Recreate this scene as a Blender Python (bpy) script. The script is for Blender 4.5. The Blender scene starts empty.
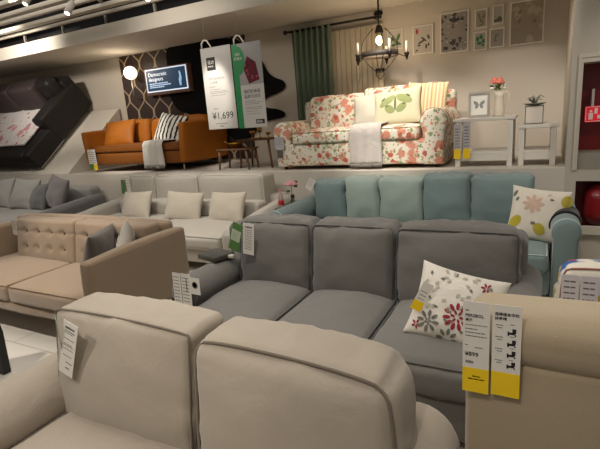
import bpy, bmesh, math, random
from mathutils import Vector, Matrix, noise, Euler
S = bpy.context.scene
COL = S.collection
R = math.radians
# ---------------------------------------------------------------- camera
YAW, PITCH, ROLL, F, CH = R(28.3745), R(13.308), R(4.3586), 454.2, 1.55
_f = Vector((-math.sin(YAW), math.cos(YAW), 0)); _r = Vector((math.cos(YAW), math.sin(YAW), 0)); _u = Vector((0, 0, 1))
_f2 = _f*math.cos(PITCH) - _u*math.sin(PITCH); _u2 = _u*math.cos(PITCH) + _f*math.sin(PITCH)
_r3 = _r*math.cos(ROLL) - _u2*math.sin(ROLL); _u3 = _u2*math.cos(ROLL) + _r*math.sin(ROLL)
camd = bpy.data.cameras.new('camera'); cam = bpy.data.objects.new('camera', camd); COL.objects.link(cam)
M = Matrix((( _r3.x, _u3.x, -_f2.x, 0), (_r3.y, _u3.y, -_f2.y, 0), (_r3.z, _u3.z, -_f2.z, CH), (0, 0, 0, 1)))
cam.matrix_world = M
camd.sensor_fit = 'HORIZONTAL'; camd.sensor_width = 36; camd.lens = F/600*36; camd.clip_start = .05
S.camera = cam
# ---------------------------------------------------------------- light, world, exposure
S.view_settings.view_transform = 'Standard'; S.view_settings.look = 'None'
S.view_settings.gamma = 1; S.view_settings.use_curve_mapping = False
S.view_settings.exposure = 1.0
wd = bpy.data.worlds.new('world'); S.world = wd; wd.use_nodes = True
wd.node_tree.nodes['Background'].inputs[0].default_value = (1, .92, .82, 1)
wd.node_tree.nodes['Background'].inputs[1].default_value = .10
def area(loc, sx, sy, e, rot=(0, 0, 0), col=(1, .95, .88)):
    l = bpy.data.lights.new('ceiling_area_light', 'AREA'); l.shape = 'RECTANGLE'; l.size = sx; l.size_y = sy; l.energy = e; l.color = col
    o = bpy.data.objects.new('ceiling_area_light', l); o.location = loc; o.rotation_euler = rot; COL.objects.link(o); return o
def spot(loc, to, e, ang=50, blend=.7, r=.06, col=(1, .935, .85)):
    l = bpy.data.lights.new('spot_light', 'SPOT'); l.energy = e; l.spot_size = R(ang); l.spot_blend = blend; l.shadow_soft_size = r; l.color = col
    o = bpy.data.objects.new('spot_light', l); o.location = loc
    o.rotation_euler = (Vector(to)-Vector(loc)).to_track_quat('-Z', 'Y').to_euler(); COL.objects.link(o); return o
area((-2.2, 2.4, 3.6), 5.0, 2.6, 62)
area((-6.0, 3.0, 3.6), 3.0, 2.4, 26)
area((-.8, -.8, 3.2), 2.6, 1.6, 14)
SPOTS = [
    ((-3.6, 0.6, 3.2), (-3.6, 2.15, .45), 150, 36),    # tan sofa
    ((-1.9, -.7, 3.2), (-1.5, .9, .5), 55, 40),      # beige sofa seat, left
    ((-.5, -.5, 3.2), (-.7, 1.0, .8), 40, 46),       # beige sofa back, right
    ((-1.3, 1.2, 3.3), (-1.4, 2.2, .5), 45, 46),     # grey sofa
    ((-3.8, 2.6, 3.3), (-3.7, 4.0, .5), 85, 50),     # cream sofa
    ((-1.2, 3.0, 3.4), (-1.4, 4.5, .8), 60, 34),     # teal sofa
    ((-.2, 2.6, 3.3), (-.1, 3.9, .6), 40, 42),
    ((-1.5, 3.2, 3.3), (-1.6, 5.5, 1.3), 170, 34),    # floral sofa
    ((-1.5, 4.9, 2.8), (-1.6, 5.7, 1.3), 40, 80),
    ((-.3, 4.0, 3.3), (-.3, 6.0, 1.3), 175, 46),      # consoles + pictures
    ((-5.6, 3.4, 3.3), (-5.9, 5.5, 1.3), 170, 34),    # orange sofa
    ((-7.6, 3.0, 3.2), (-8.6, 5.3, 1.6), 230, 44),    # black sofa bed
    ((-7.3, 3.95, 3.02), (-7.5, 4.96, 2.95), 55, 110),  # beam wash
    ((-4.2, 3.95, 3.02), (-4.2, 4.96, 2.95), 14, 110),
    ((-7.0, 2.6, 3.3), (-7.2, 4.2, .5), 70, 50),     # far grey sofa
    ((-3.7, 4.3, 2.8), (-4.0, 5.9, .9), 60, 34),     # platform floor by the nest of tables
    ((.3, .9, 3.2), (.3, 2.0, .8), 32, 44),           # printed armchair
    ((1.6, 3.2, 3.2), (.7, 4.9, 1.2), 40, 50),
]
for a in SPOTS: spot(a[0], a[1], a[2], a[3])

def P(x, y, Y):
    """the point at depth Y that stands at photograph position x, y"""
    d = _f2 + _r3*((x-300)/F) - _u3*((y-224.5)/F)
    return Vector((0, 0, CH)) + d*(Y/d.y)
# ---------------------------------------------------------------- materials
def lin(h):
    h = h.lstrip('#'); c = [int(h[i:i+2], 16)/255 for i in (0, 2, 4)]
    return tuple(x/12.92 if x <= .04045 else ((x+.055)/1.055)**2.4 for x in c)+(1,)
MC = {}
def base_mat(name):
    m = bpy.data.materials.new(name); m.use_nodes = True
    nt = m.node_tree; b = nt.nodes['Principled BSDF']; return m, nt, b
def N(nt, t, **k):
    n = nt.nodes.new(t)
    for a, v in k.items():
        if a in n.inputs.keys() if hasattr(n.inputs, 'keys') else False: n.inputs[a].default_value = v
        else: setattr(n, a, v)
    return n
def mixc(nt, fac, a, b):
    n = nt.nodes.new('ShaderNodeMix'); n.data_type = 'RGBA'
    for s, v in ((0, fac), (6, a), (7, b)):
        if hasattr(v, 'is_linked') or hasattr(v, 'links'): nt.links.new(v, n.inputs[s])
        else: n.inputs[s].default_value = v
    return n.outputs[2]
def mathn(nt, op, a, b=None):
    n = nt.nodes.new('ShaderNodeMath'); n.operation = op
    for i, v in enumerate((a, b)):
        if v is None: continue
        if hasattr(v, 'links'): nt.links.new(v, n.inputs[i])
        else: n.inputs[i].default_value = v
    return n.outputs[0]
def tex(nt, kind, scale, coord=None, **k):
    n = nt.nodes.new(kind); n.inputs['Scale'].default_value = scale
    if coord is not None: nt.links.new(coord, n.inputs['Vector'])
    for a, v in k.items():
        if a in [i.name for i in n.inputs]: n.inputs[a].default_value = v
        else: setattr(n, a, v)
    return n
def objc(nt): return nt.nodes.new('ShaderNodeTexCoord').outputs['Object']
def bump(nt, b, h, st, dist):
    n = nt.nodes.new('ShaderNodeBump'); n.inputs['Strength'].default_value = st; n.inputs['Distance'].default_value = dist
    nt.links.new(h, n.inputs['Height']); nt.links.new(n.outputs[0], b.inputs['Normal']); return n
def plain(name, col, rough=.5, metal=0, alpha=None, emit=None, est=1, trans=0, ior=1.45):
    if name in MC: return MC[name]
    m, nt, b = base_mat(name)
    b.inputs['Base Color'].default_value = lin(col); b.inputs['Roughness'].default_value = rough; b.inputs['Metallic'].default_value = metal
    if trans: b.inputs['Transmission Weight'].default_value = trans; b.inputs['IOR'].default_value = ior
    if emit: b.inputs['Emission Color'].default_value = lin(emit); b.inputs['Emission Strength'].default_value = est
    c = objc(nt); nz = tex(nt, 'ShaderNodeTexNoise', 14, c)
    bump(nt, b, nz.outputs[0], .05, .004)
    MC[name] = m; return m
def fabric(name, col, col2=None, weave=420, rough=.92, wr=.35, sheen=.25, mott=5):
    if name in MC: return MC[name]
    m, nt, b = base_mat(name); c = objc(nt)
    a = lin(col); d = lin(col2) if col2 else tuple(x*.86 for x in a[:3])+(1,)
    nz = tex(nt, 'ShaderNodeTexNoise', mott, c, Detail=4.0)
    fine = tex(nt, 'ShaderNodeTexNoise', weave, c, Detail=1.0)
    f = mathn(nt, 'MULTIPLY', mathn(nt, 'ADD', nz.outputs[0], fine.outputs[0]), .5)
    nt.links.new(mixc(nt, f, a, d), b.inputs['Base Color'])
    b.inputs['Roughness'].default_value = rough
    b.inputs['Sheen Weight'].default_value = sheen; b.inputs['Sheen Roughness'].default_value = .5
    b.inputs['Specular IOR Level'].default_value = .2
    w = tex(nt, 'ShaderNodeTexNoise', 7, c, Detail=3.0, Distortion=.8)
    h = mathn(nt, 'ADD', mathn(nt, 'MULTIPLY', w.outputs[0], wr), mathn(nt, 'MULTIPLY', fine.outputs[0], .06))
    bump(nt, b, h, .5, .03)
    MC[name] = m; return m
def blobs(nt, coord, scale, lo, hi, seed=0, distort=.35, stretch=None):
    """scattered roundish spots: 1 inside, 0 outside"""
    mp = nt.nodes.new('ShaderNodeMapping'); nt.links.new(coord, mp.inputs[0]); mp.inputs['Location'].default_value = (seed*3.7, seed*1.3, seed*2.1)
    if stretch: mp.inputs['Scale'].default_value = stretch
    nz = tex(nt, 'ShaderNodeTexNoise', scale*2.2, mp.outputs[0], Detail=2.0)
    vm = nt.nodes.new('ShaderNodeVectorMath'); vm.operation = 'SCALE'; nt.links.new(nz.outputs['Color'], vm.inputs[0]); vm.inputs['Scale'].default_value = distort/scale
    va = nt.nodes.new('ShaderNodeVectorMath'); va.operation = 'ADD'; nt.links.new(mp.outputs[0], va.inputs[0]); nt.links.new(vm.outputs[0], va.inputs[1])
    v = tex(nt, 'ShaderNodeTexVoronoi', scale, va.outputs[0])
    mr = nt.nodes.new('ShaderNodeMapRange'); nt.links.new(v.outputs['Distance'], mr.inputs[0])
    mr.inputs[1].default_value = hi; mr.inputs[2].default_value = lo
    return mr.outputs[0], v
def patterned(name, ground, layers, wr=.25, ramp=None, zstretch=None):
    """layers: (colour, scale, radius, seed, distort)"""
    if name in MC: return MC[name]
    m, nt, b = base_mat(name); c = objc(nt)
    cur = lin(ground)
    for (col, sc, rad, seed, dis) in layers:
        f, v = blobs(nt, c, sc, rad*.75, rad, seed, dis)
        sep = nt.nodes.new('ShaderNodeSeparateColor'); nt.links.new(v.outputs['Color'], sep.inputs[0])
        keep = mathn(nt, 'GREATER_THAN', sep.outputs[0], .35)
        cur = mixc(nt, mathn(nt, 'MULTIPLY', f, keep), cur, lin(col))
    if isinstance(cur, tuple): b.inputs['Base Color'].default_value = cur
    else: nt.links.new(cur, b.inputs['Base Color'])
    b.inputs['Roughness'].default_value = .9; b.inputs['Specular IOR Level'].default_value = .2
    w = tex(nt, 'ShaderNodeTexNoise', 8, c, Detail=3.0)
    bump(nt, b, mathn(nt, 'MULTIPLY', w.outputs[0], wr), .5, .03)
    MC[name] = m; return m
def striped(name, cols, scale, axis='X', wobble=0., sharp=True):
    if name in MC: return MC[name]
    m, nt, b = base_mat(name); c = objc(nt)
    sep = nt.nodes.new('ShaderNodeSeparateXYZ'); nt.links.new(c, sep.inputs[0])
    nz = tex(nt, 'ShaderNodeTexNoise', 12, c)
    t = mathn(nt, 'ADD', mathn(nt, 'MULTIPLY', sep.outputs[axis], scale), mathn(nt, 'MULTIPLY', nz.outputs[0], wobble))
    fr = mathn(nt, 'FRACT', t)
    cr = nt.nodes.new('ShaderNodeValToRGB'); nt.links.new(fr, cr.inputs[0]); cr.color_ramp.interpolation = 'CONSTANT' if sharp else 'LINEAR'
    els = cr.color_ramp.elements
    while len(els) < len(cols): els.new(.5)
    for i, (p_, co) in enumerate(cols): els[i].position = p_; els[i].color = lin(co)
    nt.links.new(cr.outputs[0], b.inputs['Base Color']); b.inputs['Roughness'].default_value = .9
    w = tex(nt, 'ShaderNodeTexNoise', 8, c); bump(nt, b, w.outputs[0], .2, .02)
    MC[name] = m; return m
# ---------------------------------------------------------------- objects
def thing(name, label, cat, loc=(0, 0, 0), group=None):
    o = bpy.data.objects.new(name, None); COL.objects.link(o); o.location = loc; o.empty_display_size = .1
    o['label'] = label; o['category'] = cat
    if group: o['group'] = group
    return o
def wloc(p):
    v = Vector((0, 0, 0))
    while p is not None: v += p.location; p = p.parent
    return v
def obj(name, bm, m, parent=None, label=None, smooth=True, cat=None, group=None, kind=None, origin=None):
    """mesh written in world coordinates; stored relative to its parent"""
    if parent is not None: off = wloc(parent)
    else: off = Vector(origin) if origin else Vector((0, 0, 0))
    bmesh.ops.translate(bm, verts=bm.verts, vec=-off)
    bmesh.ops.recalc_face_normals(bm, faces=bm.faces)
    if smooth:
        for f in bm.faces: f.smooth = True
    me = bpy.data.meshes.new(name); bm.to_mesh(me); bm.free()
    me.materials.append(m)
    o = bpy.data.objects.new(name, me); COL.objects.link(o)
    if parent is not None: o.parent = parent
    elif origin: o.location = origin
    if label: o['label'] = label
    if cat: o['category'] = cat
    if group: o['group'] = group
    if kind: o['kind'] = kind
    return o
def struct(name, bm, m, smooth=False, parent=None): return obj(name, bm, m, parent, kind='structure', smooth=smooth)
def add(dst, src, mat=None):
    if mat is not None: bmesh.ops.transform(src, matrix=mat, verts=src.verts)
    me = bpy.data.meshes.new('tmp'); src.to_mesh(me); dst.from_mesh(me); bpy.data.meshes.remove(me); src.free(); return dst
def box(x0, x1, y0, y1, z0, z1, bev=.0, seg=2, bm=None):
    b = bmesh.new(); bmesh.ops.create_cube(b, size=1)
    for v in b.verts: v.co = Vector(((x0+x1)/2+v.co.x*(x1-x0), (y0+y1)/2+v.co.y*(y1-y0), (z0+z1)/2+v.co.z*(z1-z0)))
    if bev: bmesh.ops.bevel(b, geom=list(b.edges), offset=bev, segments=seg, profile=.5, affect='EDGES')
    if bm is not None: return add(bm, b)
    return b
def axes_between(a, b):
    d = (b-a).normalized(); up = Vector((0, 0, 1)) if abs(d.z) < .9 else Vector((1, 0, 0))
    s = d.cross(up).normalized(); return d, s, s.cross(d).normalized()
def tube(pts, r, closed=False, seg=8, bm=None, r2=None):
    bm = bm or bmesh.new(); pts = [Vector(p) for p in pts]; n = len(pts); rings = []
    prev = None
    for i, p in enumerate(pts):
        if closed: t = pts[(i+1) % n]-pts[i-1]
        else: t = pts[min(i+1, n-1)]-pts[max(i-1, 0)]
        t.normalize()
        if prev is None:
            up = Vector((0, 0, 1)) if abs(t.z) < .9 else Vector((1, 0, 0)); s = t.cross(up).normalized()
        else:
            s = prev - t*prev.dot(t); s.normalize()
        prev = s.copy(); u = t.cross(s)
        rr = r if r2 is None else r+(r2-r)*i/(n-1)
        rings.append([bm.verts.new(p+(s*math.cos(2*math.pi*k/seg)+u*math.sin(2*math.pi*k/seg))*rr) for k in range(seg)])
    for i in range(n if closed else n-1):
        a, b = rings[i], rings[(i+1) % n]
        sh = 0
        if closed and i == n-1: sh = min(range(seg), key=lambda q: (a[0].co-b[q].co).length)
        for k in range(seg): bm.faces.new((a[k], a[(k+1) % seg], b[(k+1+sh) % seg], b[(k+sh) % seg]))
    if not closed:
        bm.faces.new(rings[0][::-1]); bm.faces.new(rings[-1])
    return bm
def lathe(cx, cy, prof, seg=20, bm=None):
    bm = bm or bmesh.new(); rings = []
    for r, z in prof: rings.append([bm.verts.new((cx+r*math.cos(2*math.pi*k/seg), cy+r*math.sin(2*math.pi*k/seg), z)) for k in range(seg)])
    for a, b in zip(rings, rings[1:]):
        for k in range(seg): bm.faces.new((a[k], a[(k+1) % seg], b[(k+1) % seg], b[k]))
    bm.faces.new(rings[0][::-1]); bm.faces.new(rings[-1]); return bm
def sphere(c, r, bm=None, sx=1, sy=1, sz=1, u=16, v=10):
    b = bmesh.new(); bmesh.ops.create_uvsphere(b, u_segments=u, v_segments=v, radius=r)
    mt = Matrix.Translation(c) @ Matrix.Diagonal((sx, sy, sz, 1))
    bmesh.ops.transform(b, matrix=mt, verts=b.verts)
    return add(bm, b) if bm is not None else b
def loft(rings, bm=None, cap=True):
    bm = bm or bmesh.new(); vs = [[bm.verts.new(p) for p in r] for r in rings]; n = len(vs[0])
    for a, b in zip(vs, vs[1:]):
        for k in range(n): bm.faces.new((a[k], a[(k+1) % n], b[(k+1) % n], b[k]))
    if cap: bm.faces.new(vs[0][::-1]); bm.faces.new(vs[-1])
    return bm
class Soft:
    """upholstered block: rounded edges, bulging faces, light wrinkles"""
    def __init__(s, x0, x1, y0, y1, z0, z1, r=.04, bulge=(.0, .02, .02), n=10, wr=.003, seed=0, k=0., fn=None, lump=.006):
        s.c = Vector(((x0+x1)/2, (y0+y1)/2, (z0+z1)/2)); s.h = Vector(((x1-x0)/2, (y1-y0)/2, (z1-z0)/2))
        s.r = min(r, min(s.h)*.98); s.b = bulge; s.n = n; s.wr = wr; s.seed = seed; s.k = k; s.fn = fn; s.lump = lump
    def ts(s, h):
        r = s.r; core = [-(h-r)+2*(h-r)*i/s.n for i in range(s.n+1)]
        e = [r*math.tan(R(45)*i/3) for i in (1, 2, 3)]
        return [-(h-r)-x for x in e[::-1]]+core+[(h-r)+x for x in e]
    def map(s, p):
        h, r = s.h, s.r
        core = Vector([max(-(h[i]-r), min(h[i]-r, p[i])) for i in range(3)])
        d = p-core; q = core+(d.normalized()*r if d.length > 1e-9 else d)
        u = [max(-1, min(1, p[i]/h[i])) for i in range(3)]
        f = [(1-abs(t)**2.6) for t in u]
        w = [abs(t) if abs(t) > .999 else max(0, abs(t))**3 for t in u]
        sg = [1 if t > 0 else -1 for t in u]
        q.x += sg[0]*s.b[0]*f[1]*f[2]*w[0]; q.y += sg[1]*s.b[1]*f[0]*f[2]*w[1]; q.z += sg[2]*s.b[2]*f[0]*f[1]*w[2]
        if s.k:
            m = 1-s.k*(u[0]**4*u[2]**4); q.x *= m; q.z *= m
        if s.fn: q = s.fn(q, u)
        return q+s.c
    def build(s, bm=None):
        b = bmesh.new(); cache = {}
        T = [s.ts(s.h[i]) for i in range(3)]
        def V(p):
            key = tuple(round(x, 5) for x in p)
            if key not in cache: cache[key] = b.verts.new(s.map(Vector(p)))
            return cache[key]
        for ax in range(3):
            i, j = [(1, 2), (0, 2), (0, 1)][ax]
            for sg in (-1, 1):
                A, B = T[i], T[j]
                for a in range(len(A)-1):
                    for c in range(len(B)-1):
                        q = []
                        for (aa, cc) in ((a, c), (a+1, c), (a+1, c+1), (a, c+1)):
                            p = [0, 0, 0]; p[ax] = sg*s.h[ax]; p[i] = A[aa]; p[j] = B[cc]; q.append(V(p))
                        try: b.faces.new(q)
                        except ValueError: pass
        bmesh.ops.recalc_face_normals(b, faces=b.faces); b.normal_update()
        if s.wr or s.lump:
            sd = Vector((s.seed*7.3, s.seed*1.9, s.seed*3.1))
            disp = []
            for v in b.verts:
                a = noise.noise(v.co*4+sd)*s.lump
                u = (v.co-s.c); e = max(abs(u.x)/s.h.x, abs(u.z)/max(s.h.z, .01))
                w = noise.noise(Vector((v.co.x*9, v.co.y*9, v.co.z*9))+sd*2)
                c = noise.noise(Vector(((v.co.x+v.co.z)*26, (v.co.x-v.co.z)*5, v.co.y*9))+sd)
                disp.append(a+s.wr*(w+c*min(1, e)**3*1.3))
            for v, d in zip(b.verts, disp): v.co += v.normal*d
        if bm is not None: return add(bm, b)
        return b
    def seam(s, ax, sg, out=.0045, inset=0.):
        """closed loop along the edge of one face"""
        i, j = [(1, 2), (0, 2), (0, 1)][ax]; h = s.h; pts = []; n = 16
        loop = [(-1+2*t/n, -1) for t in range(n)]+[(1, -1+2*t/n) for t in range(n)]+[(1-2*t/n, 1) for t in range(n)]+[(-1, 1-2*t/n) for t in range(n)]
        for a, c in loop:
            p = [0, 0, 0]; p[ax] = sg*h[ax]*(1-inset); p[i] = a*h[i]; p[j] = c*h[j]
            q = s.map(Vector(p)); d = q-s.c
            pts.append(q+Vector([d[x]/max(h[x], .01) for x in range(3)])*out)
        return pts
def soft(*a, **k): return Soft(*a, **k).build()
def pillow_bm(w, h, t, mat, n=18, pinch=.07, seed=0, crumple=.006, fold=None):
    b = bmesh.new()
    def P_(u, v, sg):
        e = max(0, (1-u*u)*(1-v*v))
        x = u*w/2*(1-pinch*(1-v*v)); y = v*h/2*(1-pinch*(1-u*u)); z = sg*t/2*(e**.42)
        nn = noise.noise(Vector((u*1.7+seed*3, v*1.7, sg)))*crumple*1.6+noise.noise(Vector((u*4+v*2, v*5+seed, sg*2)))*crumple
        p = Vector((x, y, z+sg*nn*min(1, e*3)))
        if fold: p.z += fold*(u*v*.6+u*u*.5)
        return p
    g = {}
    for sg in (1, -1):
        for i in range(n+1):
            for j in range(n+1):
                edge = i in (0, n) or j in (0, n)
                k = (i, j, 0 if edge else sg)
                if k not in g:
                    u = math.sin((2*i/n-1)*math.pi/2); v = math.sin((2*j/n-1)*math.pi/2)
                    g[k] = b.verts.new(P_(u, v, sg))
        for i in range(n):
            for j in range(n):
                q = []
                for (a, c) in ((i, j), (i+1, j), (i+1, j+1), (i, j+1)):
                    q.append(g[(a, c, 0 if a in (0, n) or c in (0, n) else sg)])
                b.faces.new(q)
    bmesh.ops.transform(b, matrix=mat, verts=b.verts); return b
def pmat(loc, lean=0, yaw=0, spin=0):
    """pillow standing upright: face to -y, leaning back by lean, turned by yaw, spun in its own plane"""
    return Matrix.Translation(loc) @ Matrix.Rotation(R(yaw), 4, 'Z') @ Matrix.Rotation(R(90-lean), 4, 'X') @ Matrix.Rotation(R(spin), 4, 'Z')
def pillow(name, label, loc, w, h, t, m, lean=20, yaw=0, spin=0, group=None, seed=0, crumple=.006, pinch=.07, fold=None, cat='cushion', seam=None):
    mt = pmat((0, 0, 0), lean, yaw, spin)
    b = pillow_bm(w, h, t, Matrix.Identity(4), seed=seed, crumple=crumple, pinch=pinch, fold=fold)
    bmesh.ops.recalc_face_normals(b, faces=b.faces)
    for f in b.faces: f.smooth = True
    me = bpy.data.meshes.new(name); b.to_mesh(me); b.free(); me.materials.append(m)
    o = bpy.data.objects.new(name, me); COL.objects.link(o); o.matrix_world = Matrix.Translation(loc) @ mt
    o['label'] = label; o['category'] = cat
    if group: o['group'] = group
    return o
def arm_rings(cx, w, z0, z1, y0, y1, stem=.78, n=18, flare=0, endr=.03, topslope=0):
    """mushroom-topped arm: list of rings along y"""
    r = w/2; a = r*stem; prof = [(-a, z0), (a, z0), (a, z0+(z1-z0)*.35)]
    start = -math.asin(min(.99, .55)); zc = z1-r
    for i in range(n+1):
        t = start+(math.pi-2*start)*i/n
        prof.append((r*math.cos(t)+flare*0, zc+r*math.sin(t)))
    prof.append((-a, z0+(z1-z0)*.35))
    rings = []
    for (dy, s) in ((0, .0), (.004, .72), (endr*.35, .9), (endr, .985), (endr*2, 1)):
        if s == 0: s = .6
        rings.append((y0+dy, s))
    tail = [(y1-(yy-y0), s) for yy, s in rings[::-1]]
    out = []; L = rings+[(y0+(y1-y0)*q, 1) for q in (.25, .5, .75)]+tail
    mz = (z0+z1)/2
    for yy, s in L:
        k = (yy-y0)/(y1-y0)
        out.append([Vector((cx+px*(1-(1-s)*.8), yy, (z0+pz-z0)-(pz-mz)*(1-s)*.25+topslope*k*((pz-z0)/(z1-z0)))) for px, pz in prof])
    return out
def leg(x, y, z0, z1, r0, r1, m, parent, square=False, dx=0, dy=0):
    if square:
        b = loft([[Vector((x+dx+sx*r1, y+dy+sy*r1, z0)) for sx, sy in ((-1, -1), (1, -1), (1, 1), (-1, 1))], [Vector((x+sx*r0, y+sy*r0, z1)) for sx, sy in ((-1, -1), (1, -1), (1, 1), (-1, 1))]])
        return obj('leg', b, m, parent, smooth=False)
    b = tube([(x+dx, y+dy, z0), (x+dx*.5, y+dy*.5, (z0+z1)/2), (x, y, z1)], r1, seg=12, r2=r0)
    return obj('leg', b, m, parent)
# text and print -------------------------------------------------
def text_bm(s, size, mat, ext=.0006, align='LEFT'):
    cu = bpy.data.curves.new('t', 'FONT'); cu.body = s; cu.size = size; cu.extrude = ext; cu.align_x = align; cu.resolution_u = 3
    o = bpy.data.objects.new('t', cu); COL.objects.link(o)
    dg = bpy.context.evaluated_depsgraph_get(); dg.update()
    me = bpy.data.meshes.new_from_object(o.evaluated_get(dg))
    b = bmesh.new(); b.from_mesh(me); bpy.data.objects.remove(o); bpy.data.curves.remove(cu); bpy.data.meshes.remove(me)
    bmesh.ops.transform(b, matrix=mat, verts=b.verts); return b
class Card:
    """a hanging card: local frame x right, y up, face towards -normal; parts go in one frame"""
    def __init__(s, name, label, w, h, loc, yaw=0, lean=0, spin=0, m=None, cat='price tag', group=None, th=.0015, curl=0):
        s.w, s.h = w, h
        s.M = Matrix.Rotation(R(yaw), 4, 'Z') @ Matrix.Rotation(R(90-lean), 4, 'X') @ Matrix.Rotation(R(spin), 4, 'Z')
        s.root = thing(name, label, cat, loc, group); s.T = Matrix.Translation(loc) @ s.M; s.th = th; s.curl = curl
        s.rect('card', 0, w, -h, 0, m or plain('card_white', 'dcd6cc', .6), 0, th)
    def bend(s, b):
        if s.curl:
            for v in b.verts: v.co.z += s.curl*(v.co.y/s.h)**2
        return b
    def rect(s, name, x0, x1, y0, y1, m, d=None, th=.0006, label=None):
        d = s.th if d is None else d
        b = bmesh.new(); n = 8
        for i in range(n): box(x0, x1, y0+(y1-y0)*i/n, y0+(y1-y0)*(i+1)/n, d, d+th, bm=b)
        bmesh.ops.remove_doubles(b, verts=b.verts, dist=1e-6)
        s.bend(b); bmesh.ops.transform(b, matrix=s.T, verts=b.verts); return obj(name, b, m, s.root, label=label, smooth=False)
    def lines(s, name, rows, m, lab=None):
        """rows: (x0, x1, y, thick) broken into word-like dashes"""
        b = bmesh.new(); rnd = random.Random(5)
        for (x0, x1, y, t) in rows:
            x = x0
            while x < x1-1e-6:
                L = min(x1-x, t*rnd.uniform(1.2, 4)); box(x, x+L, y, y+t, s.th, s.th+.0006, bm=b); x += L+t*.5
        s.bend(b); bmesh.ops.transform(b, matrix=s.T, verts=b.verts); return obj(name, b, m, s.root, smooth=False)
    def text(s, name, txt, size, x, y, m, align='LEFT', d=None):
        d = s.th if d is None else d
        b = text_bm(txt, size, Matrix.Translation((x, y, d+.0008)), align=align)
        s.bend(b); bmesh.ops.transform(b, matrix=s.T, verts=b.verts); return obj(name, b, m, s.root, smooth=False)
def poly_prism(pts, y0, y1, bm=None):
    """pts in x,z ; extruded along y"""
    bm = bm or bmesh.new(); n = len(pts)
    a = [bm.verts.new((p[0], y0, p[1])) for p in pts]; b = [bm.verts.new((p[0], y1, p[1])) for p in pts]
    bm.faces.new(a); bm.faces.new(b[::-1])
    for i in range(n): bm.faces.new((a[i], b[i], b[(i+1) % n], a[(i+1) % n]))
    return bm
ink = plain('ink_black', '1c1b1c', .6); inkg = plain('ink_grey', '6d6a68', .6)
wht = plain('card_white', 'dcd6cc', .6); yel = plain('card_yellow', 'f0c810', .6); grn = plain('card_green', '4f7a3c', .6)
metal_d = plain('dark_metal', '2a2725', .45, .6); metal_l = plain('steel', 'b9b4aa', .3, .9)
wood_d = plain('dark_wood', '3a2416', .5); black_pl = plain('black_plastic', '141312', .5)
# ================================================================ STRUCTURE
WY, PY, PZ = 6.3, 4.95, .90
def wallmat(name, col, bumpd=.01, rough=.8):
    if name in MC: return MC[name]
    m, nt, b = base_mat(name); c = objc(nt)
    nz = tex(nt, 'ShaderNodeTexNoise', 1.3, c, Detail=3.0); a = lin(col)
    nt.links.new(mixc(nt, nz.outputs[0], a, tuple(x*.93 for x in a[:3])+(1,)), b.inputs['Base Color']); b.inputs['Roughness'].default_value = rough
    f = tex(nt, 'ShaderNodeTexNoise', 90, c); bump(nt, b, f.outputs[0], .08, bumpd)
    MC[name] = m; return m
wall_m = wallmat('wall_paint', 'c3b8a8'); plat_m = wallmat('platform_paint', 'c9c0b2', rough=.6); beam_m = wallmat('beam_paint', 'd3cabb')
def floor_mat():
    m, nt, b = base_mat('vinyl_floor'); c = objc(nt)
    w = tex(nt, 'ShaderNodeTexBrick', 1.0, c); w.inputs['Color1'].default_value = lin('cfc8bc'); w.inputs['Color2'].default_value = lin('c8c1b6'); w.inputs['Mortar'].default_value = lin('97907f')
    w.inputs['Mortar Size'].default_value = .004; w.inputs['Brick Width'].default_value = 1.2; w.inputs['Row Height'].default_value = .6
    nt.links.new(w.outputs[0], b.inputs['Base Color']); b.inputs['Roughness'].default_value = .35; return m
struct('floor', box(-14, 4, -3, 7, -.1, 0), floor_mat())
struct('wall_back', box(-14, .25, WY, WY+.15, 0, 4.2), wall_m)
struct('wall_left', box(-14.15, -14, -3, WY+.15, 0, 4.2), wall_m)
struct('platform_floor', box(-14, .215, PY, WY, 0, PZ, .006), plat_m)
# display ramp that tilts the sofa bed
rb = bmesh.new()
pr = [(PY+.02, PZ+.005), (6.26, PZ+.005), (6.26, PZ+1.05)]
a_ = [rb.verts.new((-12, y, z)) for y, z in pr]; b_ = [rb.verts.new((-7.05, y, z)) for y, z in pr]
rb.faces.new(a_); rb.faces.new(b_[::-1])
for i in range(3): rb.faces.new((a_[i], b_[i], b_[(i+1) % 3], a_[(i+1) % 3]))
struct('display_ramp', rb, plat_m)
# soffit with its bright face
struct('ceiling_soffit', box(-14, 4, PY, WY, 2.85, 3.04), beam_m)
bp = bmesh.new()
for i in range(16): box(-11.3+i*.95, -11.275+i*.95, PY+.02, PY+.05, 3.04, 3.16, bm=bp)
struct('soffit_hanger', bp, plain('hanger', 'a59b8c', .5))
struct('ceiling', box(-14, 4, -3, 8, 4.1, 4.2), plain('ceiling_black', '0f0e0d', .9))
struct('trim_1', box(-14, 4, 5.2, 5.25, 3.04, 4.1), plain('ceiling_black', '0f0e0d', .9))
rail_m = plain('ceiling_rail_paint', 'a89e8e', .55)
for i, (y, w, z, h) in enumerate([(4.82, .05, 3.13, .04), (4.56, .11, 3.13, .05), (4.26, .05, 3.13, .05), (4.04, .08, 3.13, .05), (3.70, .10, 3.13, .05), (3.36, .05, 3.14, .05), (3.0, .1, 3.14, .05), (2.4, .1, 3.14, .05)]):
    t = obj('ceiling_rail', box(-13.5, 3.5, y, y+w, z, z+h, .004), rail_m, kind='structure')
bb = bmesh.new()
for x in (-8.2, -5.4): tube([(x, 4.95, 3.20), (x+1.5, 2.6, 3.21)], .022, bm=bb)
struct('ceiling_brace', bb, rail_m)
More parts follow.
